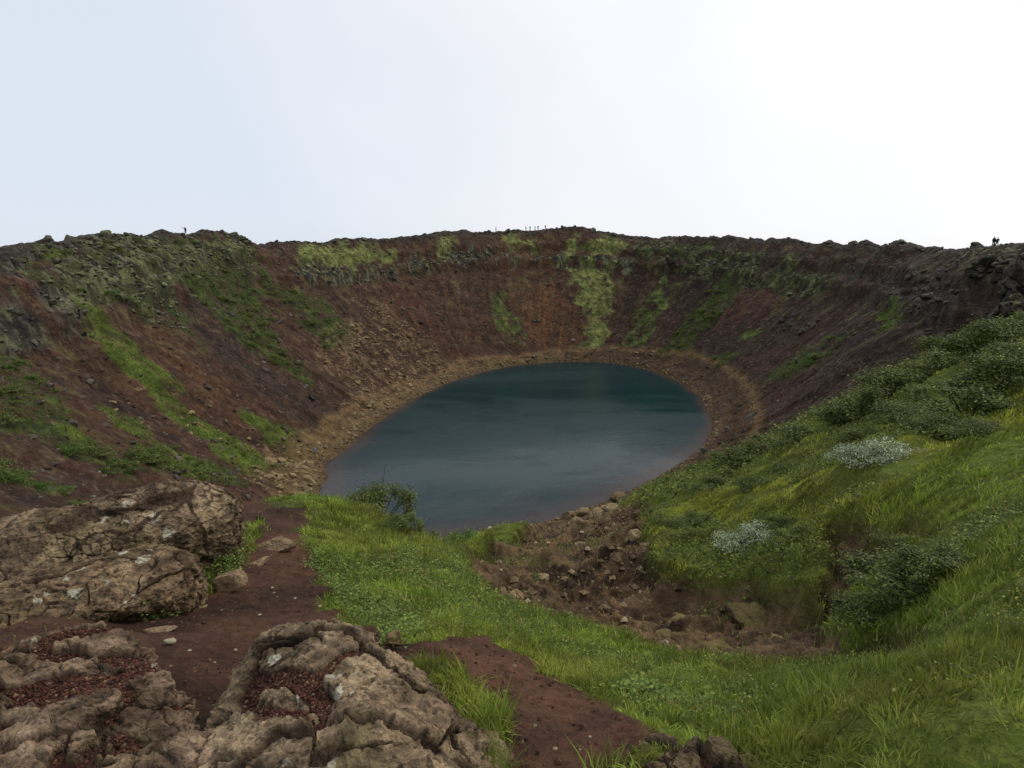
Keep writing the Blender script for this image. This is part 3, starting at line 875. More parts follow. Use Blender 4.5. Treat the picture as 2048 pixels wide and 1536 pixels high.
def pebbles(v, n, pick, count, seed, size=(.003, .008), pal=None):
    """many little cinders lying on the points v[pick]"""
    g = np.random.default_rng(seed); idx = np.flatnonzero(pick)
    if not len(idx): return None
    idx = g.choice(idx, count); s = size[0] * (size[1] / size[0]) ** (g.uniform(0, 1, count) ** 2 * 1.35)
    base = np.array([[1, 0, 0], [0, 1, 0], [-1, 0, 0], [0, -1, 0], [0, 0, 1], [0, 0, -1]], float)
    fc = np.array([[0, 1, 4], [1, 2, 4], [2, 3, 4], [3, 0, 4], [1, 0, 5], [2, 1, 5], [3, 2, 5], [0, 3, 5]])
    a = g.uniform(0, 6.28, count); ca, sa = np.cos(a), np.sin(a)
    b = base[None] * g.uniform(.55, 1.3, (count, 6, 1)) * s[:, None, None]
    x = b[..., 0] * ca[:, None] - b[..., 1] * sa[:, None]; y = b[..., 0] * sa[:, None] + b[..., 1] * ca[:, None]
    p = np.stack([x, y, b[..., 2] * .7], -1) + v[idx][:, None] + np.stack([g.normal(0, .004, count), g.normal(0, .004, count), s * .35], 1)[:, None]
    pal = pal or (C(54, 36, 32), C(98, 62, 52), C(122, 98, 80))
    k = g.uniform(0, 1, count); c = pal[0] + (pal[1] - pal[0]) * k[:, None]; c = np.where((g.uniform(0, 1, count) < .08)[:, None], pal[2], c)
    return p.reshape(-1, 3), (fc[None] + 6 * np.arange(count)[:, None, None]).reshape(-1, 3), np.repeat(c, 6, 0)


def build_outcrop(root, part_name, gravel_name=None, gravel_count=0, **kw):
    v, f, col, gf, grav, n = outcrop_mesh(**kw)
    org = np.array(root.location)
    def sub(faces, name, mat, extra=None):
        used = np.unique(faces); mp = np.zeros(len(v), np.int32); mp[used] = np.arange(len(used))
        vv, ff, cc = v[used] - org, mp[faces], col[used]
        if extra is not None:
            tri = np.concatenate([ff[:, [0, 1, 2]], ff[:, [0, 2, 3]]]); ev, ef, ec = extra
            vv = np.concatenate([vv, ev - org]); ff = np.concatenate([tri, ef + len(used)]); cc = np.concatenate([cc, ec])
        return link(name, mesh_np(name, vv, ff, cc, True, mat), root)
    if gravel_name and gf.sum() > 50:
        sub(f[~gf], part_name, M_LAVA)
        sub(f[gf], gravel_name, M_GRAVEL, pebbles(v, n, grav, gravel_count, 5))
    else:
        sub(f, part_name, M_LAVA)


# the flat cracked outcrop at the lower left
B_EDGE = [(-2.75, 2.3, -1.72), (-2.9, 1.6, -1.7), at_z(-150, 1312, -1.62), at_z(0, 1268, -1.62), at_z(60, 1240, -1.62), at_z(115, 1218, -1.62), at_z(200, 1203, -1.62), at_z(255, 1260, -1.64), at_z(305, 1308, -1.66),
          at_z(352, 1355, -1.68), at_z(380, 1395, -1.7), at_z(398, 1448, -1.72), at_z(440, 1530, -1.7), (-.62, .95, -1.7), (-.9, .55, -1.7), (-1.9, .5, -1.7)]
rootB = empty('lava_outcrop', (-1.6, 1.8, -2.2))
tag(rootB, 'wide cracked lava pavement with red cinder filling its cracks, lower left of the path', 'rock outcrop', 'lava outcrops beside the footpath')
build_outcrop(rootB, 'rock', 'red_cinder_gravel', 9000, edge=B_EDGE, inner=[(-1.6, 1.8, -1.62), (-1.1, 1.6, -1.64), (-2.0, 2.3, -1.6)], seed=21, cells=(.46, .32, .5), gap=.15, flare=.02, raise_=.036, nphi=900, ntop=330)

# the outcrop in the middle of the bottom edge
C_EDGE = [at_z(424, 1452, -1.72), at_z(468, 1388, -1.68), at_z(488, 1305, -1.63), at_z(520, 1250, -1.6), at_z(570, 1236, -1.6), at_z(632, 1224, -1.57), at_z(690, 1243, -1.58), at_z(742, 1280, -1.6), at_z(800, 1318, -1.61),
          at_z(862, 1355, -1.60), at_z(908, 1392, -1.62), at_z(942, 1440, -1.67), at_z(962, 1520, -1.72), (-.03, 1.1, -1.75), (.0, .8, -1.75), (-.25, .55, -1.7), (-.7, .6, -1.65), (-.85, .95, -1.65)]
rootC = empty('lava_outcrop', (-.6, 1.7, -2.2))
tag(rootC, 'knobbly tan lava outcrop with red cinder pockets and white lichen, between footpath and grass tuft', 'rock outcrop', 'lava outcrops beside the footpath')
build_outcrop(rootC, 'rock', 'red_cinder_gravel', 9000, edge=C_EDGE, inner=[(-.5, 1.6, -1.5), (-.35, 1.4, -1.47), (-.75, 2.0, -1.56), (-.55, 2.3, -1.56)], seed=34, cells=(.42, .32, -.35), gap=.15, gravel_where=lambda x, y: (x < -.42 - .35 * (y - 1.6)), flare=.17, raise_=.032, nphi=900, ntop=330,
              colour=(C(90, 73, 59), C(148, 126, 105), C(104, 96, 66)))

# the big shelf behind, left of the path: an upper whaleback and a lower broken shelf
def lobe(c, u, a, b, zf, zb, n=22):
    """rim of an elongated lobe: axis u, half length a, half width b, rim height on its near (zf) and far (zb) side"""
    u = np.array(u) / np.hypot(*u); w = np.array([-u[1], u[0]]); w = w if w[1] < 0 else -w
    out = []
    for k in np.linspace(0, 2 * np.pi, n, endpoint=False):
        ck, sk = math.cos(k), math.sin(k); q = (abs(ck) ** 2.6 + abs(sk) ** 2.6) ** (-1 / 2.6)
        p = np.array(c) + u * a * ck * q + w * b * sk * q; out.append((p[0], p[1], zb + (zf - zb) * (.5 + .5 * sk)))
    return out


U_EDGE = lobe((-3.22, 4.13), (-.68, -.73), 1.16, .42, -2.02, -1.92)
U_IN = [(-2.5, 4.9, -1.83), (-2.62, 4.76, -1.80), (-2.78, 4.6, -1.78), (-3.0, 4.36, -1.78), (-3.3, 4.05, -1.82), (-3.6, 3.72, -1.87), (-3.8, 3.5, -1.9)]
L_EDGE = lobe((-2.84, 3.32), (-.72, -.69), .86, .36, -2.10, -2.0)
L_IN = [(-2.3, 3.83, -1.98), (-2.42, 3.71, -1.98), (-2.6, 3.54, -1.99), (-2.85, 3.3, -2.0), (-3.1, 3.05, -2.0)]
rootA = empty('lava_outcrop', (-3.2, 4.2, -2.4))
tag(rootA, 'long lava ridge with white lichen over an undercut shelf of broken flags', 'rock outcrop', 'lava outcrops beside the footpath')
build_outcrop(rootA, 'upper_ridge', edge=U_EDGE, inner=U_IN, seed=47, cells=(.7, .34, .8), gap=.04, flare=.02, raise_=.012, layer=.012, nphi=900, ntop=260, nside=130, edge_round=.12, rough=1.0, lichen=.42,
              undercut_dir=[(1.2, .7, .16)], crack=.22, colour=(C(78, 63, 53), C(148, 126, 104), C(106, 92, 68)), small=.09, gravel_on=False)
build_outcrop(rootA, 'lower_shelf', edge=L_EDGE, inner=L_IN, seed=58, cells=(.30, .16, .75), gap=.08, flare=.05, raise_=.028, nphi=900, ntop=260, nside=120, rough=.8, lichen=.3,
              undercut_dir=[(1.55, .50, .42)], crack=.7, colour=(C(76, 60, 48), C(138, 115, 92), C(106, 90, 66)), small=.10, gravel_on=False)


def put_rock(name, label, cat, pos, size, seed, sub=4, pal=None, mat=None, rz=0.0, tilt=(0, 0), sinkf=.35, group=None, planes=14, rough=.07, fine=0.03, cut=(.55, .85), moss=None):
    v, f = rock_shape(sub, seed, planes, rough, cut, size, fine * max(size) if fine else 0)
    pal = pal or (C(84, 70, 56), C(124, 106, 86))
    col = rock_colors(v / max(size), pal, seed)
    if moss is not None:
        n = normals(v, f); k = sstep(.45, .8, n[:, 2] + .35 * fbm(v[:, 0] * 3 / max(size), v[:, 1] * 3 / max(size), 0, 3, seed % 50))[:, None] * .75
        col = col * (1 - k) + moss * k
    o = link(name, mesh_np(name, v, f, col, True, mat or M_STONE))
    o.location = (pos[0], pos[1], pos[2] + size[2] * (1 - 2 * sinkf)); o.rotation_euler = (tilt[0], tilt[1], rz)
    return tag(o, label, cat, group)


def gz(x, y):
    return float(ground(np.array([x]), np.array([y]), False)[0][0])


def stone(px, py, wpx, label, seed, flat=.5, depth=.8, rz=0, sub=4, far=False, rmin=None, **kw):
    p = (wall([(px, py)], rmin or 42) if far else near([(px, py)], rmin or .7))[0]
    r = math.hypot(*p) ; w = wpx / FPX * math.hypot(r, gz(*p)) / 2
    return put_rock(kw.pop('name', 'stone'), label, 'stone', (p[0], p[1], gz(*p)), (w, w * depth, w * flat), seed, sub, rz=rz, **kw)


ST = (C(112, 92, 74), C(140, 118, 96))
stone(458, 1178, 62, 'rounded tan stone standing at the path edge beside the undercut shelf', 101, .75, .7, .4, 5, pal=ST, sinkf=.22, planes=9, fine=0, rough=.05)
stone(552, 1092, 84, 'long flat tan slab lying along the middle of the upper path', 102, .32, .6, .5, 5, pal=ST, sinkf=.3, planes=10, fine=.02)
stone(516, 1128, 54, 'narrow pale slab next to the long flat slab in the path', 103, .28, .45, .9, 4, pal=ST, sinkf=.3)
stone(322, 1256, 66, 'thin yellowish slab half sunk in red soil by the lower outcrop', 104, .16, .35, .15, 4, pal=ST, sinkf=.4)
stone(402, 1212, 26, 'small flat chip of rock on red soil below the shelf', 105, .2, .5, .2, 3, pal=ST, sinkf=.35)
stone(790, 1300, 52, 'pointed upright stone between the tan outcrop and the grass', 106, 1.3, .6, .2, 4, pal=(C(104, 84, 62), C(132, 110, 84)), sinkf=.2, cut=(.4, .7))
stone(74, 1222, 30, 'pale oval stone sitting below the broken flags of the long ridge', 107, .6, .7, .2, 4, pal=ST, sinkf=.2, planes=6, fine=0)
stone(342, 1296, 20, 'little rounded white pebble resting on the edge of the cracked outcrop', 108, .6, .7, .2, 3, pal=(C(150, 138, 120), C(172, 160, 142)), sinkf=.0, planes=5, fine=0)
for i, (px, py, w) in enumerate([(520, 1238, 8), (590, 1200, 7), (470, 1300, 9), (430, 1330, 7), (545, 1180, 7), (640, 1215, 10), (380, 1310, 8), (1070, 1450, 9), (1180, 1470, 8), (1010, 1380, 8), (1110, 1500, 10)]):
    stone(px, py, w, 'tiny pale pebble lying loose on the red path', 120 + i, .6, .8, i, 2, pal=(C(120, 104, 88), C(160, 146, 128)), sinkf=.25, planes=6, fine=0, name='pebble', group='pebbles on the red path')

# boulder at the bottom right of the path
D_EDGE = [at_z(1285, 1500, -1.72), at_z(1315, 1475, -1.70), at_z(1360, 1463, -1.69), at_z(1420, 1468, -1.70), at_z(1465, 1492, -1.72), at_z(1500, 1535, -1.75), at_z(1500, 1640, -1.75), at_z(1380, 1700, -1.72), at_z(1285, 1640, -1.72), at_z(1270, 1560, -1.73)]
rootD = empty('boulder', (.55, 1.75, -2.0))
tag(rootD, 'low brown boulder with pale lichen rim sunk in grass, right of the lower path', 'boulder')
build_outcrop(rootD, 'rock', 'red_cinder_gravel', 2500, edge=D_EDGE, inner=[at_z(1380, 1540, -1.66)], seed=71, cells=(.30, .22, .3), gap=.14, flare=.08, raise_=.04, nphi=420, ntop=140, nside=50)
# ------------------------------------------------------------------ plants
M_GRASS = leaf_material('grass_blades', trans=.35, rough=.55)
M_LEAF = leaf_material('shrub_leaves', trans=.25, rough=.6)
M_BARK = ground_material('bark', (20, 80), .25, .4)


def blades(P, h, w, az, lean, colr, segs=2, seed=0):
    """grass blades as curved tapering strips; P (n,3)"""
    n = len(P); d = np.stack([np.sin(az), np.cos(az), np.zeros(n)], 1)
    g = np.random.default_rng(seed); fa = az + g.uniform(-1.2, 1.2, n) + np.pi / 2
    sd = np.stack([np.sin(fa), np.cos(fa), np.zeros(n)], 1) * (w / 2)[:, None]
    rows = []
    for k in range(segs):
        t = k / segs
        c = P + d * (lean * h * t ** 1.8)[:, None]; c[:, 2] += h * (t - .22 * lean * t * t)
        wk = 1 - .75 * t ** 1.5
        rows += [c - sd * wk, c + sd * wk]
    tip = P + d * (lean * h)[:, None]; tip[:, 2] += h * (1 - .22 * lean)
    V = np.stack(rows + [tip], 1); m = V.shape[1]; F = []
    for k in range(segs - 1):
        a = 2 * k; F += [(a, a + 1, a + 3), (a, a + 3, a + 2)]
    a = 2 * (segs - 1); F += [(a, a + 1, a + 2)]
    F = (np.array(F)[None] + m * np.arange(n)[:, None, None]).reshape(-1, 3)
    t = np.linspace(0, 1, segs + 1)[:segs]
    cc = np.repeat(colr[:, None], m, 1)
    return V.reshape(-1, 3), F, cc.reshape(-1, 3)


def leaves(P, nrm, az, L, W, colr, fold=.15):
    """small pointed leaves: 4 points each, folded along the midrib"""
    n = len(P)
    nrm = nrm / np.linalg.norm(nrm, axis=1, keepdims=True)
    d = np.stack([np.sin(az), np.cos(az), np.zeros(n)], 1); d = d - nrm * (d * nrm).sum(1, keepdims=True); d /= np.maximum(np.linalg.norm(d, axis=1, keepdims=True), 1e-6)
    s = np.cross(nrm, d)
    mid = P + d * (L * .45)[:, None]
    V = np.stack([P, mid + s * (W / 2)[:, None] + nrm * (W * fold)[:, None], P + d * L[:, None], mid - s * (W / 2)[:, None] + nrm * (W * fold)[:, None]], 1)
    F = (np.array([(0, 1, 2), (0, 2, 3)])[None] + 4 * np.arange(n)[:, None, None]).reshape(-1, 3)
    return V.reshape(-1, 3), F, np.repeat(colr, 4, 0)


def merge(parts):
    V, F, Cc = [], [], []; o = 0
    for v, f, c in parts:
        V.append(v); F.append(f + o); Cc.append(c); o += len(v)
    return np.concatenate(V), np.concatenate(F), np.concatenate(Cc)


def outside_rocks(x, y, grow=0.0):
    ok = np.ones(len(x), bool)
    near_ = np.hypot(x, y) < 9
    for p in FOOT:
        ok[near_] &= poly_dist(x[near_], y[near_], p) < -grow
    return ok


def sample_polar(n, r0, r1, seed, thmax=47.0):
    g = np.random.default_rng(seed); th = np.radians(g.uniform(-thmax, thmax, n)); r = np.sqrt(g.uniform(r0 * r0, r1 * r1, n))
    return r * np.sin(th), r * np.cos(th), r


def pick_colors(g, n, table, weights, patch=None):
    t = np.array(table); i = g.choice(len(t), n, p=np.array(weights) / sum(weights)); c = t[i]
    j = g.uniform(.62, 1.45, (n, 1))
    return c * j


PATHEDGE = near([(600, 1015), (640, 1080), (640, 1160), (700, 1230), (800, 1290), (960, 1310), (1100, 1390), (1250, 1450)])


def build_grass():
    parts = []; g = np.random.default_rng(3)
    fresh, yel, deep, straw = C(122, 142, 56), C(154, 156, 76), C(76, 96, 42), C(180, 162, 112)
    for (r0, r1, n, hh, ww, segs) in ((1.2, 4.2, 105000, (.025, .075), (.004, .008), 3), (4.2, 9, 200000, (.028, .095), (.008, .015), 2), (9, 22, 250000, (.035, .115), (.014, .03), 2), (22, 70, 120000, (.08, .22), (.04, .09), 1)):
        x, y, r = sample_polar(n, r0, r1, int(r1 * 10))
        z, m, hill, s, ld = ground(x, y, False)
        bare = np.maximum(m['bare'], np.maximum(m['path'], m['noturf']) * (1 - m['tuft']))
        thick = fbm(x * .9, y * .9, 0, 3, 91)                          # clumps
        p = hill * (1 - bare) * np.clip(.85 + .5 * thick, .5, 1) + .035 * hill * m['bare'] * (thick > -.1) + .02 * m['noturf'] * hill * (r < 7)
        p = p * (ld < -3) * (1 - .6 * m['shore'])
        keep = (g.uniform(0, 1, n) < p) & outside_rocks(x, y, -.02)
        x, y, z, r, thick = x[keep], y[keep], z[keep], r[keep], thick[keep]
        k = len(x)
        # colour patches: fresh along the path, olive on the hillside, darker and duller at the bottom right
        q = .5 + .5 * np.clip(fbm(x / 1.6, y / 1.6, 0, 4, 92) * 1.5, -1, 1)
        c = pick_colors(g, k, [fresh, yel, deep, straw], [.45, .25, .25, .05])
        tint = (C(104, 130, 48) + (C(150, 148, 66) - C(104, 130, 48)) * q[:, None])
        c = c * .62 + tint * .42
        dry = sstep(.35, .8, fbm(x / 2.6 + 7, y / 2.6, 0, 3, 93))[:, None]
        c = c * (1 - dry * .6) + C(158, 142, 86) * dry * .6
        right = (sstep(.25, .55, x / np.maximum(r, .1)) * sstep(7.5, 3.5, r))[:, None]
        c = c * (1 - .6 * right) + (c * .45 + C(76, 76, 38) * .35) * .6 * right
        hillside = (sstep(7, 14, r) * sstep(-.1, .25, x / r))[:, None]
        c = c * (1 - hillside) + (c * .55 + C(166, 164, 62) * .55) * hillside
        h = g.uniform(*hh, k) * np.clip(1 + .8 * thick, .35, 1.7) * np.where(g.uniform(0, 1, k) < .1, 1.5, 1)
        de = np.min(np.hypot(x[:, None] - PATHEDGE[None, :, 0], y[:, None] - PATHEDGE[None, :, 1]), 1) if r1 < 10 else np.full(k, 9.)
        h = h * np.where(de < .35, .7, 1)
        cs = {4: .13, 9: .19, 22: .34, 70: .8}[int(r1)]                # tussocks
        f1, f2, cid, qx, qy = voronoi(x / cs + .3 * fbm(x / cs, y / cs, 0, 2, 6), y / cs, None, 60)
        az = np.arctan2(qx, qy) + g.normal(0, .7, k) + .8 * fbm(x / .7, y / .7, 0, 2, 94)
        edge = np.clip(f1 / .6, 0, 1)
        h = h * (1.25 - .6 * edge) * (.7 + .6 * cid)
        c = c * (.62 + .80 * ((cid * 13.7) % 1))[:, None]
        dk = ((cid * 5.3) % 1 > .72)[:, None]; c = np.where(dk, c * .35 + C(92, 96, 44) * .65, c)
        P = np.stack([x, y, z - .01], 1)
        parts.append(blades(P, h * np.where(m['tuft'][keep] > .4, 1.45, 1), g.uniform(*ww, k), az, np.clip(.15 + .75 * edge + g.normal(0, .2, k), .05, 1.2), c, segs, int(r1)))
    # fine seeding stalks standing above the turf
    x, y, r = sample_polar(6000, 1.6, 9, 555); z, m, hill, s, ld = ground(x, y, False)
    keep = (hill > .5) & (r > 3) & (np.maximum(np.maximum(m['bare'] * .7, m['path']), m['noturf']) < .5) & (g.uniform(0, 1, len(x)) < .25) & outside_rocks(x, y, .0)
    x, y, z = x[keep], y[keep], z[keep]; k = len(x); h = g.uniform(.12, .30, k); az = g.uniform(0, 6.28, k); ln = g.uniform(.05, .5, k)
    P = np.stack([x, y, z], 1); c = np.repeat(C(150, 140, 92)[None], k, 0) * g.uniform(.7, 1.15, (k, 1))
    parts.append(blades(P, h, np.full(k, .0018), az, ln, c, 3, 8))
    tip = P + np.stack([np.sin(az) * ln * h * .9, np.cos(az) * ln * h * .9, h * (.9 - .22 * ln)], 1)
    parts.append(blades(tip, g.uniform(.03, .06, k), np.full(k, .005), az, np.full(k, .5), c * .9, 2, 9))
    V, F, Cc = merge(parts)
    o = link('grass', mesh_np('grass', V, F, Cc, False, M_GRASS))
    tag(o, 'long green and yellowish grass growing over the hillside and path banks', 'grass', kind='stuff')


build_grass()


def build_herbs():
    """broad leaved herbs along the path bank and creeping plants between the shrubs of the hillside"""
    g = np.random.default_rng(5); parts = []
    H = {'h': [near(p) for p in ([(612, 1085), (640, 1075), (700, 1150), (780, 1220), (860, 1290), (800, 1300), (700, 1235), (625, 1160)],
                                 [(1180, 1365), (1290, 1375), (1400, 1415), (1480, 1440), (1350, 1430), (1230, 1395)],
                                 [(425, 1105), (465, 1085), (480, 1140), (450, 1160), (420, 1165)], [(250, 1222), (300, 1200), (352, 1205), (355, 1225), (280, 1250)], [(405, 1065), (440, 1050), (480, 1080), (470, 1105)])]}
    for i, p in enumerate(H['h']):
        lo, hi = p.min(0) - .1, p.max(0) + .1; n = int(min(20000, 9500 * np.prod(hi - lo)))
        x = g.uniform(lo[0], hi[0], n); y = g.uniform(lo[1], hi[1], n)
        keep = poly_dist(x, y, p) + .12 * fbm(x * 3, y * 3, 0, 3, 95 + i) > 0
        keep &= outside_rocks(x, y, -.15)
        x, y = x[keep], y[keep]; z = ground(x, y, False)[0]; k = len(x)
        h = g.uniform(.01, .13, k) * (1 + .6 * fbm(x * 4, y * 4, 0, 2, 97))
        nrm = np.stack([g.normal(0, .45, k), g.normal(0, .45, k), np.ones(k)], 1)
        L = g.uniform(.012, .03, k); cc = pick_colors(g, k, [C(98, 116, 54), C(126, 138, 70), C(72, 88, 42)], [.5, .25, .25])
        parts.append(leaves(np.stack([x, y, z + h], 1), nrm, g.uniform(0, 6.28, k), L, L * .62, cc, .1))
    x, y, r = sample_polar(150000, 1.6, 8.5, 313); z, m, hill, s_, ld = ground(x, y, False)
    pt = fbm(x * 1.1, y * 1.1, 0, 4, 96)
    k = (hill > .6) & (np.maximum(np.maximum(m['bare'], m['path']), m['noturf']) < .25) & (g.uniform(0, 1, len(x)) < sstep(-.05, .45, pt) * .85) & outside_rocks(x, y, .02)
    x, y, z, r = x[k], y[k], z[k], r[k]; k = len(x)
    L = g.uniform(.010, .026, k) * np.clip(r / 4, .8, 1.8)
    nrm = np.stack([g.normal(0, .5, k), g.normal(0, .5, k), np.ones(k)], 1)
    cc = pick_colors(g, k, [C(98, 112, 52), C(132, 138, 72), C(70, 84, 42), C(128, 104, 66)], [.42, .25, .27, .06])
    parts.append(leaves(np.stack([x, y, z + g.uniform(.01, .085, k)], 1), nrm, g.uniform(0, 6.28, k), L, L * .6, cc, .1))
    V, F, Cc = merge(parts)
    o = link('leafy_ground_cover', mesh_np('leafy_ground_cover', V, F, Cc, False, M_LEAF)); tag(o, 'bright broad leaved herbs along the bank of the path', 'herbs', kind='stuff')
    # low heath on the hillside
    parts = []
    for (r0, r1, n, ls) in ((4.2, 10, 60000, .024), (10, 28, 90000, .07), (28, 75, 60000, .18)):
        x, y, r = sample_polar(n, r0, r1, int(r1) + 900); z, m, hill, s, ld = ground(x, y, False)
        pt = fbm(x / 2.2, y / 2.2, 0, 4, 98)
        p = hill * (1 - m['bare']) * (1 - np.maximum(m['path'], m['noturf'])) * sstep(.05, .4, pt + .22 * sstep(15, 32, r)) * sstep(-.1, .15, x / r) * (ld < -5) * (1 - .7 * m['shore'])
        p = p + .12 * hill * m['bare'] * sstep(.2, .5, pt)
        keep = g.uniform(0, 1, n) < p
        x, y, z, r = x[keep], y[keep], z[keep], r[keep]; k = len(x)
        for q in range(3):
            nrm = np.stack([g.normal(0, .6, k), g.normal(0, .6, k), np.ones(k)], 1)
            L = ls * g.uniform(.6, 1.5, k)
            P = np.stack([x + g.normal(0, ls, k), y + g.normal(0, ls, k), z + g.uniform(.0, 2.8, k) * ls], 1)
            cc = pick_colors(g, k, [C(70, 82, 38), C(92, 102, 46), C(122, 128, 60), C(112, 94, 64)], [.4, .35, .18, .07])
            parts.append(leaves(P, nrm, g.uniform(0, 6.28, k), L, L * .5, cc))
    V, F, Cc = merge(parts)
    o = link('undergrowth', mesh_np('undergrowth', V, F, Cc, False, M_LEAF)); tag(o, 'dark low heath creeping between the shrubs of the hillside', 'undergrowth', kind='stuff')


build_herbs()


# ---- shrubs
def tube(p0, p1, r0, r1, col, sides=5):
    d = p1 - p0; L = np.linalg.norm(d); d = d / max(L, 1e-6); a = np.array([0, 0, 1.]) if abs(d[2]) < .9 else np.array([1., 0, 0])
    u = np.cross(d, a); u /= np.linalg.norm(u); w = np.cross(d, u); t = np.linspace(0, 2 * np.pi, sides, endpoint=False)
    ring = np.cos(t)[:, None] * u + np.sin(t)[:, None] * w
    V = np.concatenate([p0 + ring * r0, p1 + ring * r1]); i = np.arange(sides); j = (i + 1) % sides
    F = np.concatenate([np.stack([i, j, sides + j], 1), np.stack([i, sides + j, sides + i], 1)])
    return V, F, np.repeat(col[None], 2 * sides, 0)


def shrub_meshes(seed, nleaf, L, pal, wts, height=.75, nclump=34, spread=1.0, stems=True):
    """a low willow about two metres wide: leaf clumps on branching stems (unit: 1 = half width)"""
    g = np.random.default_rng(seed); cl = []
    for i in range(nclump):
        a = g.uniform(0, 6.28); rr = math.sqrt(g.uniform(0, 1)) * spread; h = height * (1 - .5 * rr * rr) * g.uniform(.3, 1.25)
        cl.append((rr * math.cos(a), rr * math.sin(a) * g.uniform(.75, 1), h, g.uniform(.10, .24)))
    cl = np.array(cl); i = g.choice(nclump, nleaf, p=cl[:, 3] ** 2 / (cl[:, 3] ** 2).sum())
    d = g.normal(0, 1, (nleaf, 3)); P = cl[i, :3] + d * cl[i, 3:4] * np.array([.75, .75, .55])
    P[:, 2] = np.maximum(P[:, 2], .02)
    nrm = d * .6 + np.array([0, 0, .9]) + g.normal(0, .45, (nleaf, 3))
    ll = L * g.uniform(.6, 1.4, nleaf)
    lc = pick_colors(g, nleaf, pal, wts) * g.uniform(.75, 1.3, (nclump, 1))[i]
    fol = leaves(P, nrm, g.uniform(0, 6.28, nleaf), ll, ll * .42, lc)
    st = []
    bark = C(74, 62, 52)
    for c in cl:
        base = np.array([c[0] * .12, c[1] * .12, -.08]); mid = np.array([c[0] * .6, c[1] * .6, c[2] * .5]) + g.normal(0, .04, 3); tip = c[:3]
        st += [tube(base, mid, .022, .014, bark), tube(mid, tip, .014, .005, bark)]
        for _ in range(3):
            st.append(tube(tip * .85 + mid * .15, tip + g.normal(0, 1, 3) * c[3] * np.array([1, 1, .8]), .006, .002, bark, 4))
    return fol, merge(st)


GREEN = ([C(68, 78, 40), C(90, 100, 50), C(116, 122, 66), C(128, 126, 80)], [.38, .34, .2, .08])
LIGHT = ([C(74, 96, 38), C(98, 120, 50), C(60, 82, 34)], [.4, .3, .3])
SILVER = ([C(160, 166, 146), C(124, 134, 100), C(192, 194, 178)], [.45, .35, .2])


def shrub_kind(name, seeds, nleaf, L, pal, **kw):
    out = []
    for s in seeds:
        f, t = shrub_meshes(s, nleaf, L, pal[0], pal[1], **kw)
        out.append((mesh_np(name + '_foliage', *f, smooth=False, mat=M_LEAF), mesh_np(name + '_stems', *t, mat=M_BARK)))
    return out


NEAR_SHRUB = shrub_kind('willow', (1, 2, 3, 4), 7500, .072, GREEN, nclump=22)
MID_SHRUB = shrub_kind('willow_mid', (11, 12, 13, 14), 4200, .09, GREEN)
SILVER_SHRUB = shrub_kind('silver_willow', (21, 22), 4200, .075, SILVER, height=.6)
LIGHT_SHRUB = shrub_kind('leafy_shrub', (31, 32), 2600, .11, LIGHT, height=.6)
FAR_SHRUB = [mesh_np('far_willow', *shrub_meshes(s, 1500, .12, *pal, nclump=20)[0], smooth=False, mat=M_LEAF) for s, pal in ((41, GREEN), (42, GREEN), (43, GREEN), (44, LIGHT), (45, LIGHT))]


def put_shrub(kinds, i, x, y, size, label, cat='shrub', group=None, flat=1.0, name='willow_shrub', rz=None):
    o = empty(name, (x, y, gz(x, y) - .05 * size), random.uniform(0, 6.28) if rz is None else rz)
    o.scale = (size, size, size * flat)
    f, t = kinds[i % len(kinds)]
    link('foliage', f, o); link('stems', t, o)
    return tag(o, label, cat, group)


HILL_GROUP = 'willow shrubs on the grassy hillside'
HILL_LABEL = 'dark green willow shrub growing on the grassy slope above the lake'
hill = [(1480, 935, 110), (1400, 938, 60), (1540, 905, 100), (1610, 880, 110), (1680, 848, 100), (1720, 830, 120), (1790, 795, 120), (1840, 760, 100), (1900, 740, 110), (1960, 705, 100), (2010, 690, 110),
        (1730, 880, 100), (1800, 860, 120), (1870, 880, 100), (1930, 835, 170), (2015, 790, 140), (1960, 900, 90), (1430, 980, 80), (1350, 965, 60), (1390, 1045, 80), (1335, 1085, 70), (1300, 1040, 45),
        (1600, 1090, 90), (1570, 1050, 60), (1790, 1090, 70), (1510, 980, 70), (1860, 830, 90), (1760, 770, 70), (2040, 720, 100), (2040, 660, 80), (1260, 1000, 40), (1880, 700, 80), (1580, 935, 60)]
for i, (px, py, w) in enumerate(hill):
    p = near([(px, py)], 4.0)[0]; d = math.hypot(math.hypot(*p), gz(*p)); size = w / FPX * d * .5
    put_shrub(NEAR_SHRUB if d < 26 else MID_SHRUB, i, p[0], p[1], size, HILL_LABEL, group=HILL_GROUP, flat=random.uniform(.7, .95))


def one_shrub(kinds, i, px, py, w, label, flat=.9, group=None, name='willow_shrub', cat='shrub', rmin=4.0):
    p = near([(px, py)], rmin)[0]; d = math.hypot(math.hypot(*p), gz(*p)); s = w / FPX * d * .5
    return put_shrub(kinds, i, p[0], p[1], s, label, cat, group, flat, name), p, s


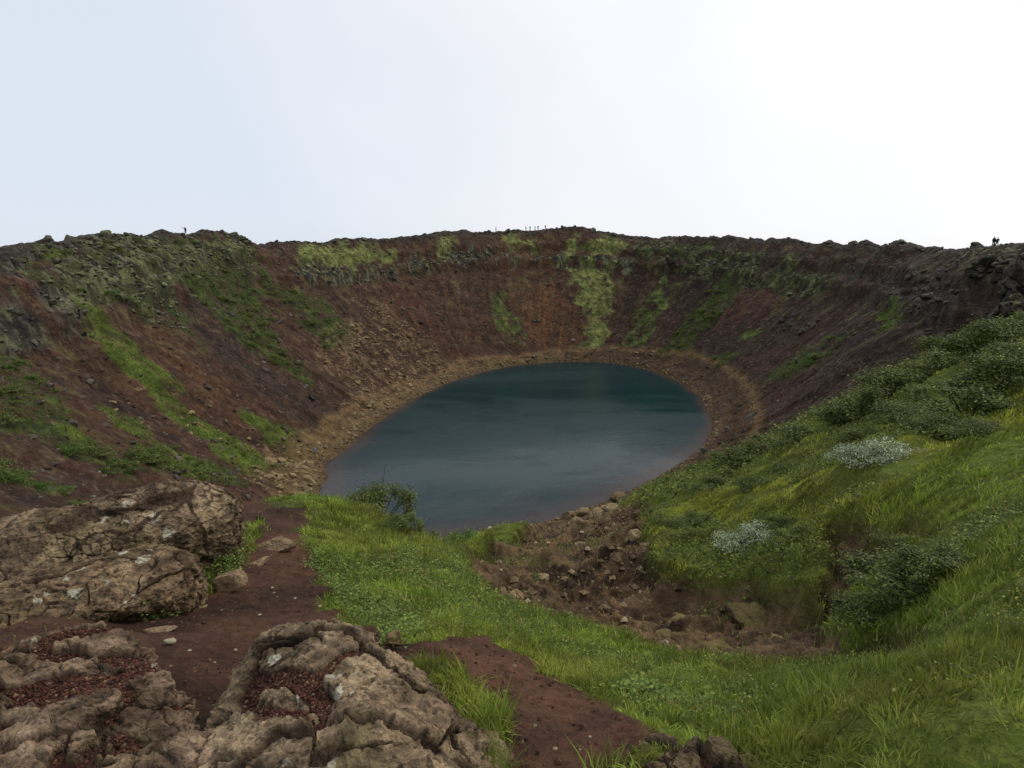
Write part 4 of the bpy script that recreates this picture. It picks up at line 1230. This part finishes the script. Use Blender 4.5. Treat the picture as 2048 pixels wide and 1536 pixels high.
one_shrub(NEAR_SHRUB, 1, 1835, 1200, 200, 'big dark willow shrub overhanging the small bare hollow near the bright grass', .6)
one_shrub(NEAR_SHRUB, 2, 1750, 1250, 150, 'dark shrub drooping over the bare earth at the hollow end', .7)
one_shrub(NEAR_SHRUB, 3, 1890, 1165, 150, 'rounded green shrub just uphill of the big dark overhanging shrub', .7)
for i, (px, py, w, lab) in enumerate([(1785, 932, 110, 'silvery grey willow in pale leaf, uphill half of the large silver pair'), (1705, 957, 92, 'silvery grey willow in pale leaf, downhill half of the large silver pair'),
                                      (1525, 1078, 88, 'small silver willow above the bare earth, uphill one of its pair'), (1470, 1105, 82, 'small silver willow above the bare earth, downhill one of its pair')]):
    one_shrub(SILVER_SHRUB, i, px, py, w, lab, .8, 'silvery willow shrubs', 'silver_willow')
for i, (px, py, w) in enumerate([(940, 1098, 95), (868, 1092, 70), (1010, 1092, 60)]):
    one_shrub(LIGHT_SHRUB if i == 0 else MID_SHRUB, i, px, py, w, ['bright green shrub on the lip above the near lake shore', 'dark small shrub beside the bright one near the lake shore', 'greyish little shrub on the edge of the bare earth above the shore'][i], .8, rmin=9)
# the bush at the top of the path bank, with a dead stick standing in it
p = at(758, 1062, 9.5); zb = gz(p[0], p[1])
b = put_shrub(NEAR_SHRUB, 0, p[0], p[1], .56, 'loose leafy willow with a dead stick, standing before the water at the path bend', flat=1.25)
b.location.z = zb - .03
st = [tube(np.array([.08, 0, .3]), np.array([.2, .05, 1.12]), .012, .006, C(48, 40, 36)), tube(np.array([.2, .05, 1.12]), np.array([.27, .02, 1.45]), .006, .003, C(48, 40, 36)), tube(np.array([.16, .04, .9]), np.array([.1, .1, 1.15]), .005, .002, C(48, 40, 36))]
o = link('dead_stick', mesh_np('dead_stick', *merge(st), mat=M_BARK), b)
b.rotation_euler.z = 0.0
# second lobe of leaves below, on the bank
one_shrub(NEAR_SHRUB, 3, 800, 1072, 85, 'low green shrub leaning down the bank beside the willow with the dead stick', .9, rmin=6)

# far shrubs on the crater walls
gfar = np.random.default_rng(17)
def scatter_zone(name, i0, spacing, size, wall_label, group, limit, bias=None):
    k = 0
    for p in Z[name][i0[0]:i0[1]] if isinstance(i0, tuple) else [Z[name][q] for q in i0]:
        lo, hi = p.min(0), p.max(0); n = int(np.prod(hi - lo) / spacing ** 2) + 1
        x = gfar.uniform(lo[0], hi[0], n); y = gfar.uniform(lo[1], hi[1], n); keep = poly_dist(x, y, p) + 1.2 * fbm(x / 4, y / 4, 0, 3, 5) > 0
        for a, c in zip(x[keep], y[keep]):
            if k >= limit: return
            s = gfar.uniform(*size); me = FAR_SHRUB[int(gfar.choice(5, p=[.3, .27, .23, .1, .1]))]
            o = link('willow_shrub', me, None, (a, c, gz(a, c) - .1)); o.scale = (s, s, s * gfar.uniform(.5, .8)); o.rotation_euler = (0, 0, gfar.uniform(0, 6.28))
            tag(o, wall_label, 'shrub', group); k += 1


scatter_zone('green', (0, 1), 2.8, (.8, 1.7), 'dark green shrub in the long band down the left crater wall', 'shrubs in the long band down the left wall', 90)
scatter_zone('green', (1, 3), 3.2, (.8, 1.6), 'dark green shrub on a ledge patch below the left rim', 'shrubs on the ledge patches below the left rim', 40)
scatter_zone('green', (3, 5), 2.2, (.7, 1.6), 'dark green shrub in the thicket low on the left wall', 'shrubs in the thicket low on the left wall', 170)
scatter_zone('green', [5], 2.6, (.6, 1.0), 'small dark shrub in the short streak on the left wall', 'shrubs in the short streak on the left wall', 10)
scatter_zone('green', [6], 3.2, (.8, 1.6), 'dark green shrub in the slanting band on the far right wall', 'shrubs in the slanting band on the far right wall', 40)
scatter_zone('green', (7, 9), 2.4, (.8, 1.5), 'dark shrub in the isolated clump above the right shore', 'shrubs in the clump above the right shore', 30)
scatter_zone('mossrock', [0], 5.5, (.6, 1.4), 'dark green shrub among mossy rock below the left rim', 'shrubs among the mossy rock below the left rim', 60)
scatter_zone('grass', [0], 4.5, (.5, 1.1), 'green shrub in the bright grass streak down the left wall', 'shrubs in the bright grass streak', 30)
scatter_zone('mutegreen', [1], 3.6, (.6, 1.1), 'green shrub in the narrow streak right of the moss field', 'shrubs in the narrow streak right of the moss field', 20)


# ------------------------------------------------------------------ crater wall cover: tufts and rubble
def wall_cover():
    g = np.random.default_rng(9); n = 900000
    th = np.radians(g.uniform(-44, 44, n)); r = np.sqrt(g.uniform(48 ** 2, 250 ** 2, n)); x, y = r * np.sin(th), r * np.cos(th)
    keep = poly_dist(x, y, LAKE) < -.3
    x, y, r = x[keep], y[keep], r[keep]; z, m, hill, s, ld = ground(x, y, False); n = len(x)
    far = (1 - hill) * (s < .99)
    u = g.uniform(0, 1, n)
    # tufts
    pg = far * np.clip(.75 * m['grass'] + .4 * m['green'] + .22 * m['mutegreen'] + .16 * m['mossrock'] + .2 * m['moss'], 0, .8)
    k = u < pg; c = len(x[k])
    pale = m['moss'][k] + .7 * m['mossrock'][k]
    col = pick_colors(g, c, [C(78, 92, 38), C(104, 116, 48), C(58, 68, 30)], [.45, .3, .25])
    colp = pick_colors(g, c, [C(112, 118, 64), C(92, 98, 50), C(140, 146, 92)], [.5, .3, .2])
    col = np.where((pale > .5)[:, None], colp, col)
    P = np.stack([x[k], y[k], z[k] - .05], 1)
    V, F, Cc = blades(P, g.uniform(.15, .45, c) * np.where(pale > .5, .4, 1), g.uniform(.07, .18, c), g.uniform(0, 6.28, c), g.uniform(.3, 1.1, c), col, 1, 4)
    o = link('wall_grass', mesh_np('wall_grass', V, F, Cc, False, M_GRASS)); tag(o, 'tufts of grass and moss in streaks down the crater walls', 'grass', kind='stuff')
    # rubble
    ed = np.exp(-((ld + 1.0) / .7) ** 2)
    rim = sstep(.92, .985, s)
    pr = far * np.clip(.045 * m['rock'] + .05 * m['mossrock'] + .05 * m['ledge'] + .035 * m['darkrock'] + .055 * m['rubble'] + .03 * m['shore'] + .015 * sstep(45, 5, x) + .005 + .06 * rim, 0, .2) + .16 * ed * (r > 95) + .08 * ed
    u2 = g.uniform(0, 1, n); k = np.flatnonzero(u2 < pr)
    if len(k) > 34000: k = g.choice(k, 34000, False)
    c = len(k); var = [rock_shape(2, 300 + i, 8, .12, (.45, .8), (1, .8, .6)) for i in range(14)]
    big = m['rock'][k] + m['mossrock'][k] + m['ledge'][k] + rim[k]
    size = np.exp(g.normal(-1.6, .55, c)) * (1 + .35 * np.clip(big, 0, 1)); size = np.where(ed[k] > .4, size * .9, size); size = np.clip(size, .12, 1.6)
    tanp = np.clip(m['rubble'][k] + m['shore'][k] * sstep(30, -5, x[k]), 0, 1)
    base = C(58, 50, 47) + (C(104, 98, 92) - C(58, 50, 47)) * g.uniform(0, 1, (c, 1)) ** 1.5
    tan = C(104, 86, 64) + (C(146, 126, 98) - C(104, 86, 64)) * g.uniform(0, 1, (c, 1))
    base = base * (1 - tanp[:, None]) + tan * tanp[:, None]
    base = np.where((ed[k] > .35)[:, None], C(118, 100, 78) * g.uniform(.75, 1.15, (c, 1)), base)
    mossy = np.clip(m['mossrock'][k] + m['ledge'][k] + .4 * m['rock'][k] + m['moss'][k], 0, 1) * (g.uniform(0, 1, c) < .75)
    parts = []
    for i, (v, f) in enumerate(var):
        q = np.arange(c) % 14 == i; cnt = q.sum(); a = g.uniform(0, 6.28, cnt); tl = g.normal(0, .35, cnt)
        vx = v[:, 0][None] * np.cos(a)[:, None] - v[:, 1][None] * np.sin(a)[:, None]; vy = v[:, 0][None] * np.sin(a)[:, None] + v[:, 1][None] * np.cos(a)[:, None]
        vz = v[:, 2][None] + vx * tl[:, None]
        V = np.stack([vx, vy, vz], -1) * size[q][:, None, None] + np.stack([x[k][q], y[k][q], z[k][q] + size[q] * .12], 1)[:, None]
        up = sstep(.2, .55, vz / .6) * mossy[q][:, None]
        cc = base[q][:, None] * (1 - up[..., None]) + C(104, 106, 74) * up[..., None]
        F = (f[None] + len(v) * np.arange(cnt)[:, None, None]).reshape(-1, 3); parts.append((V.reshape(-1, 3), F, cc.reshape(-1, 3)))
    V, F, Cc = merge(parts)
    o = link('rubble', mesh_np('rubble', V, F, Cc, False, M_STONE)); tag(o, 'loose volcanic rubble lying on the crater walls and around the lake edge', 'rubble', kind='stuff')


wall_cover()


# ------------------------------------------------------------------ boulders one can tell apart
TANS = (C(112, 94, 70), C(150, 130, 102)); DARKS = (C(56, 47, 44), C(92, 82, 76))
def shared_rocks(seeds, pal, size):
    out = []
    for s in seeds:
        v, f = rock_shape(3, s, 14, .08, (.5, .82), size, .05); out.append(mesh_np('boulder', v, f, rock_colors(v, pal, s), False, M_STONE))
    return out


TAN_B = shared_rocks(range(400, 408), TANS, (1, .8, .55)); DARK_B = shared_rocks(range(420, 426), DARKS, (1, .85, .7)); PALE_B = shared_rocks(range(440, 444), (C(150, 138, 118), C(186, 176, 158)), (1, .8, .6))


def boulder(me, x, y, s, label, group, g=gfar):
    o = link('boulder', me, None, (x, y, gz(x, y) + s * .12)); o.scale = (s, s, s * g.uniform(.7, 1.2)); o.rotation_euler = (g.normal(0, .2), g.normal(0, .2), g.uniform(0, 6.28))
    return tag(o, label, 'boulder', group)


def scatter_boulders(px_poly, n, meshes, size, label, group):
    P = wall(px_poly); lo, hi = P.min(0), P.max(0); k = 0
    while k < n:
        x, y = gfar.uniform(lo[0], hi[0]), gfar.uniform(lo[1], hi[1])
        if in_poly(np.array([x]), np.array([y]), P)[0] and poly_dist(np.array([x]), np.array([y]), LAKE)[0] < .2:
            boulder(meshes[int(gfar.integers(len(meshes)))], x, y, math.exp(gfar.normal(0, .35)) * size, label, group); k += 1


scatter_boulders([(700, 770), (760, 745), (840, 745), (870, 755), (800, 800), (740, 845), (700, 830), (680, 800)], 70, TAN_B, .5, 'tan angular boulder in the rock fall above the left shore', 'boulders of the rock fall above the left shore')
scatter_boulders([(640, 660), (700, 650), (780, 660), (880, 700), (880, 740), (760, 735), (680, 720)], 42, TAN_B, .42, 'tan boulder scattered on the talus below the far left ledges', 'boulders on the talus below the far left ledges')
scatter_boulders([(500, 940), (560, 915), (640, 925), (645, 985), (600, 1005), (520, 985)], 48, TAN_B, .55, 'tan boulder on the flat rocky spit at the lake corner', 'boulders on the rocky spit at the lake corner')
scatter_boulders([(1260, 700), (1310, 705), (1310, 725), (1265, 722)], 3, TAN_B, .7, 'pale boulder in the small cluster on the far shore bench', 'pale boulders on the far shore bench')
scatter_boulders([(1800, 540), (1900, 540), (1960, 620), (1900, 680), (1840, 650), (1780, 590)], 50, DARK_B, .8, 'dark lava boulder strewn over the upper right crater wall', 'dark boulders on the upper right wall')
scatter_boulders([(1540, 620), (1640, 640), (1620, 670), (1530, 650)], 22, DARK_B, .8, 'dark boulder in the patch halfway up the right wall', 'dark boulders halfway up the right wall')
scatter_boulders([(180, 760), (420, 800), (560, 880), (480, 900), (250, 860)], 26, TAN_B, .35, 'small tan boulder on the bare red slope of the left wall', 'small boulders on the red slope of the left wall')
for i, (px, py, s, lab) in enumerate([(980, 1058, .55, 'white stone at the near water edge, the one farther left'), (1040, 1050, .5, 'white stone at the near water edge, the one farther right'), (1115, 1040, .45, 'brown stone at the near water edge below the green slope')]):
    q = near([(px, py)], 40)[0]; boulder((PALE_B + TAN_B)[i * 2], q[0], q[1], s, lab, None)
scatter_boulders([(560, 865), (600, 858), (608, 880), (570, 882)], 3, DARK_B, .5, 'dark block under the grassy bank near the left lake corner', 'dark blocks under the grassy bank')
# broken rock and roots in the bare earth of the hollow
gb = np.random.default_rng(23)
P = Z['bare'][0]; k = 0
while k < 46:
    x, y = gb.uniform(*[P[:, 0].min(), P[:, 0].max()]), gb.uniform(P[:, 1].min(), P[:, 1].max())
    if poly_dist(np.array([x]), np.array([y]), P)[0] > .2:
        s = math.hypot(x, y) * gb.uniform(.008, .024)
        boulder(TAN_B[int(gb.integers(8))], x, y, s, 'brown stone lying in the bare eroded hollow below the grass bank', 'stones in the eroded hollow', gb).name = 'stone'; k += 1


# ------------------------------------------------------------------ crags along the rim
def crag(px, py, r, w, h, label, seed, depth=1.0, sub=5, group='lava crags along the rim', rz=0.0, pal=None, drop=.5):
    x, y, _ = at(px, py, r); z = float(at(px, py, r)[2])
    v, f = rock_shape(sub, seed, 26, .22, (.38, .8), (w, w * depth, h), .05 * min(w, h))
    col = rock_colors(v / max(w, h), pal or (C(46, 42, 42), C(98, 92, 86)), seed, 4)
    n = normals(v, f); k = sstep(.55, .9, n[:, 2] + .4 * fbm(v[:, 0], v[:, 1], 0, 3, seed % 50))[:, None] * .5
    col = col * (1 - k) + C(104, 108, 72) * k
    o = link('lava_crag', mesh_np('lava_crag', v, f, col, False, M_CRAG), None, (x, y, z - h * drop)); o.rotation_euler = (0, 0, rz)
    return tag(o, label, 'crag', group)


crag(140, 466, 125, 2.0, 2.4, 'square topped lava block standing on the skyline of the left rim', 501, .9, drop=.8)
crag(168, 474, 126, 1.5, 1.8, 'smaller grey block just right of the square skyline block', 502, drop=.8)
crag(95, 482, 118, 3.6, 2.2, 'broken grey crag left of the square skyline block', 503, .6, drop=.8)
crag(40, 497, 110, 4.0, 3.0, 'long low crag at the left end of the skyline', 504, .6, drop=.85)
crag(10, 525, 104, 3.6, 3.4, 'dark crag face below the left end of the skyline', 505, .5, drop=.6)
crag(205, 470, 134, 2.2, 1.4, 'low dark crag on the left rim right of the square block', 506, drop=.8)
crag(255, 466, 142, 2.6, 1.3, 'jagged low crag on the left rim before the walker', 507, drop=.8)
crag(440, 458, 172, 5.5, 2.8, 'rounded dark knoll on the rim right of the lone walker', 508, .7, drop=.9)
crag(410, 466, 169, 3.5, 1.6, 'low shoulder of rock left of the rounded dark knoll', 509, .7, drop=.8)
crag(470, 470, 176, 4.5, 2.2, 'sloping shoulder of rock right of the rounded dark knoll', 510, .7, drop=.8)
crag(885, 460, 223, 4.5, 1.8, 'small dark peak on the far skyline left of the walkers', 511, .7, drop=.8)
crag(925, 462, 226, 2.4, 1.2, 'low lava knob just right of the small dark peak', 512, drop=.8)
crag(960, 463, 228, 2.0, 1.2, 'lava knob on the far skyline before the first walker', 513, drop=.8)
crag(1130, 452, 238, 8, 2.0, 'broad dark summit of the far rim right of the walkers', 514, .6, drop=.9)
crag(1800, 487, 158, 1.8, 1.4, 'dark boulder crag on the low right skyline', 515, drop=.6)
crag(1860, 491, 148, 2.2, 1.0, 'low dark crag right of the boulder crag on the skyline', 516, drop=.7)
crag(125, 585, 118, 4.5, 4.5, 'dark cave-like crag in the mossy slope under the left rim', 517, .6, drop=.4)
crag(60, 620, 104, 5.0, 4.5, 'steep dark crag at the left edge below the red gully', 518, .6, drop=.4)
crag(95, 655, 104, 4.0, 3.5, 'lower dark crag at the foot of the steep left crag', 519, .6, drop=.4)
crag(20, 660, 98, 4.0, 4.5, 'dark broken crag at the left picture edge above the thicket', 520, .6, drop=.4)
crag(1150, 520, 226, 3, 2.0, 'mossy grey crag at the top of the bright moss field', 521, .5, drop=.5)
crag(1340, 515, 214, 4, 2.2, 'pale mossy crag on the upper far right wall', 522, .5, drop=.5)
crag(1640, 555, 175, 3.4, 2.0, 'mossy crag at the lower end of the right rock band', 523, .5, drop=.5)
BLK = (C(44, 39, 37), C(90, 82, 77))
crag(2046, 500, 100, 5.0, 3.0, 'black overhanging crag at the right end of the skyline', 524, .7, pal=BLK, drop=.5)
crag(2035, 552, 96, 4.2, 3.8, 'black craggy buttress under the right skyline crag', 525, .7, pal=BLK, drop=.4)
crag(1985, 530, 108, 4.2, 2.6, 'dark rock nose left of the black buttress', 526, .7, pal=BLK, drop=.4)
crag(2030, 610, 80, 3.8, 3.4, 'dark crag between the black buttress and the green hillside', 527, .7, pal=BLK, drop=.4)


def path_grit():
    g = np.random.default_rng(31); x, y, r = sample_polar(60000, 1.3, 8.2, 71)
    z, m, hill, s, ld = ground(x, y, False)
    k = (m['path'] > .6) & (m['tuft'] < .3) & (g.uniform(0, 1, len(x)) < np.clip(.34 + .6 * fbm(x * 2, y * 2, 0, 3, 12), .06, 1) * .8) & outside_rocks(x, y)
    v = np.stack([x[k], y[k], z[k]], 1)
    V, F, Cc = pebbles(v, None, np.ones(len(v), bool), len(v), 6, (.0025, .010), (C(58, 40, 33), C(104, 76, 62), C(126, 106, 90)))
    tag(link('gravel', mesh_np('gravel', V, F, Cc, False, M_STONE)), 'small loose cinders on the red footpath', 'gravel', kind='stuff')
    # small stones bedded in the bare earth of the hollow
    x, y, r = sample_polar(60000, 5, 34, 73); z, m, hill, s, ld = ground(x, y, False)
    k = (m['bare'] > .5) & (g.uniform(0, 1, len(x)) < np.clip(.12 + .4 * fbm(x * .7, y * .7, 0, 3, 15), .01, 1)); rr = r[k]
    v = np.stack([x[k], y[k], z[k]], 1); V, F, Cc = pebbles(v, None, np.ones(len(v), bool), 2600, 8, (.014, .075), (C(84, 66, 52), C(142, 120, 96), C(168, 150, 126)))
    tag(link('stony_rubble', mesh_np('stony_rubble', V, F, Cc, False, M_STONE)), 'small stones bedded in the bare earth of the hollow', 'rubble', kind='stuff')
    # dry litter and roots in the bare earth
    x, y, r = sample_polar(90000, 5, 32, 72); z, m, hill, s, ld = ground(x, y, False)
    k = (m['bare'] > .5) & (g.uniform(0, 1, len(x)) < np.clip(.3 + fbm(x * 1.2, y * 1.2, 0, 3, 14), 0, 1)); n = int(k.sum()); rr = r[k]
    c = pick_colors(g, n, [C(150, 124, 92), C(104, 80, 60), C(74, 54, 42), C(96, 100, 54)], [.4, .3, .2, .1])
    V, F, Cc = blades(np.stack([x[k], y[k], z[k]], 1), g.uniform(.006, .014, n) * rr, g.uniform(.0006, .0014, n) * rr, g.uniform(0, 6.28, n), g.uniform(.8, 1.8, n), c, 2, 3)
    tag(link('dry_grass', mesh_np('dry_grass', V, F, Cc, False, M_GRASS)), 'dry straw and root litter on the bare earth of the hollow', 'dry grass', kind='stuff')


path_grit()


CLOD = (C(64, 48, 37), C(120, 98, 72))
for i, (px, py, w, fl, lab) in enumerate([(1372, 1182, 95, .45, 'ragged brown turf clod standing in the middle of the bare hollow'), (1425, 1228, 120, .40, 'largest pale brown clod of broken turf lying in the hollow'), (1330, 1222, 70, .5, 'dark clod left of the largest broken turf clod'),
                                          (1492, 1252, 105, .42, 'dark overhanging sod at the grass edge of the hollow'), (1262, 1208, 70, .4, 'low brown clod by the grass bank at the hollow front'), (1165, 1192, 62, .4, 'tan rock pile stone at the front left of the hollow'),
                                          (1120, 1182, 44, .5, 'small tan stone beside the front left stone of the hollow'), (1520, 1165, 110, .3, 'long dark sod under the turf bank below the small silver willows')]):
    stone(px, py, w, lab, 700 + i, fl, .7, i * .7, 4, pal=CLOD, rmin=5.5, sinkf=.32, planes=18, rough=.22, fine=.06, name='earth_clod' if 'stone' not in lab else 'stone', group=None, moss=C(104, 92, 58))
    COL.objects[-1]['category'] = 'clod' if 'stone' not in lab else 'stone'


# ------------------------------------------------------------------ people
def skin_body(chains, seed_radius=.1, sub=1):
    """grow one continuous surface over chains of (x, y, z, radius); chains share joints by equal coordinates"""
    verts, rad, edges, idx = [], [], [], {}
    for ch in chains:
        prev = None
        for x, y, z, r in ch:
            k = (round(x, 4), round(y, 4), round(z, 4))
            if k not in idx: idx[k] = len(verts); verts.append((x, y, z)); rad.append(r)
            if prev is not None and prev != idx[k]: edges.append((prev, idx[k]))
            prev = idx[k]
    me = bpy.data.meshes.new('tmp'); me.from_pydata(verts, edges, [])
    o = bpy.data.objects.new('tmp', me); COL.objects.link(o)
    mod = o.modifiers.new('s', 'SKIN'); mod.use_smooth_shade = True
    for v, r in zip(me.skin_vertices[0].data, rad): v.radius = (r, r)
    me.skin_vertices[0].data[0].use_root = True
    m2 = o.modifiers.new('d', 'SUBSURF'); m2.levels = sub
    dg = bpy.context.evaluated_depsgraph_get(); dg.update()
    out = bpy.data.meshes.new_from_object(o.evaluated_get(dg)); bpy.data.objects.remove(o); bpy.data.meshes.remove(me)
    return out


def plain(name, rgb, rough=.8):
    m, nt, b = new_mat(name); L = nt.links
    n = node(nt, 'ShaderNodeTexNoise', Scale=14.0, Detail=3.0); mr = node(nt, 'ShaderNodeMapRange'); mr.inputs['To Min'].default_value = .8; mr.inputs['To Max'].default_value = 1.2
    sc = node(nt, 'ShaderNodeVectorMath', operation='SCALE'); sc.inputs[0].default_value = tuple(rgb); L.new(n.outputs['Fac'], mr.inputs['Value']); L.new(mr.outputs[0], sc.inputs['Scale'])
    L.new(sc.outputs[0], b.inputs['Base Color']); b.inputs['Roughness'].default_value = rough
    return m


M_SKIN = plain('skin', C(190, 150, 126)); M_HAIR = plain('hair', C(52, 40, 32)); M_SHOE = plain('shoe', C(44, 40, 38))


def hand(wrist, d, up):
    """palm and five fingers from the wrist along d, thumb towards up"""
    w = np.array(wrist); d = np.array(d, float); d /= np.linalg.norm(d); up = np.array(up, float); up = up - d * (up @ d); up /= np.linalg.norm(up)
    nrm = np.cross(d, up); palm = w + d * .07
    ch = [[(*w, .026), (*palm, .030)]]
    for k, ln in ((-.030, .062), (-.010, .078), (.010, .082), (.029, .074)):
        a = palm + up * k + d * .022; b2 = a + d * ln * .55 + nrm * .006; c = b2 + d * ln * .42 + nrm * .022
        ch.append([(*palm, .030), (*a, .011), (*b2, .009), (*c, .008)])
    a = w + d * .035 + up * .03; b2 = a + d * .03 + up * .022; c = b2 + d * .028 + up * .008
    ch.append([(*palm, .030), (*a, .013), (*b2, .011), (*c, .009)])
    return ch


def make_person(loc, rz, label, jacket, trousers, arms=('down', 'down'), stride=.12, lean=0.0, group=None, hood=False, height=1.75, pack=None):
    root = empty('person', loc, rz); root.scale = (height / 1.75,) * 3
    hip, chest, neck = (0, 0, .93), (0, lean * .6, 1.30), (0, lean, 1.47)
    J = {}
    for s, sg in (('l', 1), ('r', -1)):
        st = stride * sg
        J[s] = dict(hipj=(.095 * sg, 0, .90), knee=(.105 * sg, .03 + st * .6, .50), ankle=(.11 * sg, st, .085), toe=(.125 * sg, st + .16, .03), heel=(.11 * sg, st - .05, .04))
    AR = []
    for mode, sg in zip(arms, (1, -1)):
        sh = (.19 * sg, lean * .9, 1.41)
        if mode == 'down': el, wr, hd = (.235 * sg, lean * .7 - .02, 1.13), (.235 * sg, lean * .5 + .07, .90), (0, .12, -1)
        elif mode == 'raised': el, wr, hd = (.40 * sg, lean + .12, 1.46), (.60 * sg, lean + .20, 1.60), (sg * .8, .2, .5)
        elif mode == 'front': el, wr, hd = (.24 * sg, lean + .10, 1.15), (.14 * sg, lean + .32, 1.22), (-sg * .2, 1, .2)
        AR.append((sh, el, wr, hd, sg))
    body = [[(0, 0, .93, .13), (0, lean * .3, 1.12, .12), (*chest, .14), (*neck, .06), (0, lean + .01, 1.53, .055), (0, lean + .02, 1.60, .085), (0, lean + .02, 1.67, .092), (0, lean + .015, 1.73, .06)],
            [(0, lean + .02, 1.60, .085), (0, lean + .105, 1.60, .022), (0, lean + .13, 1.59, .014)]]
    for s in 'lr':
        j = J[s]; body.append([(0, 0, .93, .13), (*j['hipj'], .095), (*j['knee'], .06), (*j['ankle'], .04), (*j['toe'], .035)])
    for sh, el, wr, hd, sg in AR:
        body.append([(*chest, .14), (*sh, .065), (*el, .045), (*wr, .030)])
        for hch in hand(wr, hd, (0, 1, .3) if abs(hd[2]) > .7 else (0, 0, 1)): body.append([(*wr, .030) if q[:3] == tuple(wr) else q for q in hch])
        body.append([(0, lean + .02, 1.67, .092), (.095 * sg, lean + .005, 1.655, .02)])
    me = skin_body(body); me.materials.append(M_SKIN); link('body', me, root)
    jk = [[(0, 0, .86, .165), (0, lean * .3, 1.10, .155), (*chest, .175), (0, lean, 1.46, .10), (0, lean, 1.50, .085)]]
    for sh, el, wr, hd, sg in AR:
        e = np.array(el) + (np.array(wr) - np.array(el)) * .93; jk.append([(*chest, .175), (*sh, .085), (*el, .065), (*e, .052)])
    me = skin_body(jk); me.materials.append(jacket); link('jacket', me, root)
    tr = []
    for s in 'lr':
        j = J[s]; tr.append([(0, 0, .90, .15), (*j['hipj'], .11), (*j['knee'], .08), (*(np.array(j['ankle']) + (0, 0, .03)), .065)])
    me = skin_body(tr); me.materials.append(trousers); link('trousers', me, root)
    for s in 'lr':
        j = J[s]; me = skin_body([[(*j['heel'], .045), (j['ankle'][0], j['ankle'][1] + .03, .055, .055), (*j['toe'], .042), (j['toe'][0], j['toe'][1] + .06, .028, .026)]]); me.materials.append(M_SHOE); link('shoe', me, root)
    me = skin_body([[(0, lean - .03, 1.62, .085), (0, lean - .015, 1.69, .098), (0, lean + .005, 1.74, .07)]]); me.materials.append(jacket if hood else M_HAIR); link('hood' if hood else 'hair', me, root)
    if pack is not None:
        me = skin_body([[(0, lean - .24, 1.02, .12), (0, lean - .25, 1.2, .14), (0, lean - .22, 1.38, .10)]]); me.materials.append(pack); link('backpack', me, root)
    return tag(root, label, 'person', group)


DARK = plain('dark_cloth', C(36, 38, 42)); BLUE = plain('blue_cloth', C(92, 120, 168)); GREY = plain('grey_cloth', C(92, 92, 98)); NAVY = plain('navy_cloth', C(40, 46, 62)); RED = plain('maroon_cloth', C(96, 54, 52)); TANC = plain('tan_cloth', C(128, 112, 92)); GREENC = plain('green_cloth', C(56, 66, 56))


def on_rim(px, py, r, dr=0.0):
    """a standing place on the crest of the rim along the direction of a pixel"""
    th, _ = ray(px, py); rs = np.linspace(r - 8, r + 6, 57); x, y = rs * np.sin(th), rs * np.cos(th)
    z = ground(x, y, False)[0]; k = int(np.argmax(z / rs)); return (x[k], y[k], z[k] - .02)


people = [
    (371, 466, 164, R(25), 'person in dark clothes alone on the left rim, one arm stretched out', DARK, NAVY, ('down', 'raised'), .06, .0, DARK),
    (992, 464, 230, R(90), 'grey clad walker alone on the far rim, well left of the group of walkers', GREY, DARK, ('down', 'down'), .16, .03, None),
    (1052, 462, 235, R(100), 'walker in dark jacket, first at the lower left end of the far rim group', DARK, DARK, ('down', 'front'), .14, .04, None),
    (1060, 460, 235, R(95), 'walker in green jacket following the first one of the far rim group', GREENC, DARK, ('front', 'down'), .18, .04, DARK),
    (1070, 458, 236, R(80), 'walker in grey jacket midway along the far rim group', GREY, NAVY, ('down', 'down'), .12, .03, None),
    (1076, 457, 236, R(110), 'walker in maroon jacket close behind the grey one on the far rim', RED, DARK, ('down', 'down'), .17, .05, GREY),
    (1091, 455, 237, R(90), 'dark hooded walker leaning uphill, highest of the far rim group', DARK, DARK, ('front', 'front'), .2, .12, NAVY),
    (1986, 494, 128, R(-70), 'taller of the two dark figures on the right skyline', DARK, NAVY, ('down', 'down'), .10, .0, None),
    (1993, 494, 128.6, R(-60), 'shorter of the two dark figures on the right skyline', NAVY, DARK, ('front', 'down'), .20, .05, None),
]
for i, (px, py, r, rz, lab, jk, tr, arms, st, ln, pk) in enumerate(people):
    make_person(on_rim(px, py, r), rz, lab, jk, tr, arms, st, ln, 'walkers on the far rim' if 1 <= i <= 6 else None, hood=(i == 6), height={7: 1.6, 8: 1.45}.get(i, 1.76), pack=pk)
q = wall([(630, 915)])[0]
make_person((q[0], q[1], gz(q[0], q[1]) - .01), R(-110), 'visitor in a blue jacket standing on the rocky spit at the water', BLUE, TANC, ('front', 'down'), .08, .06)
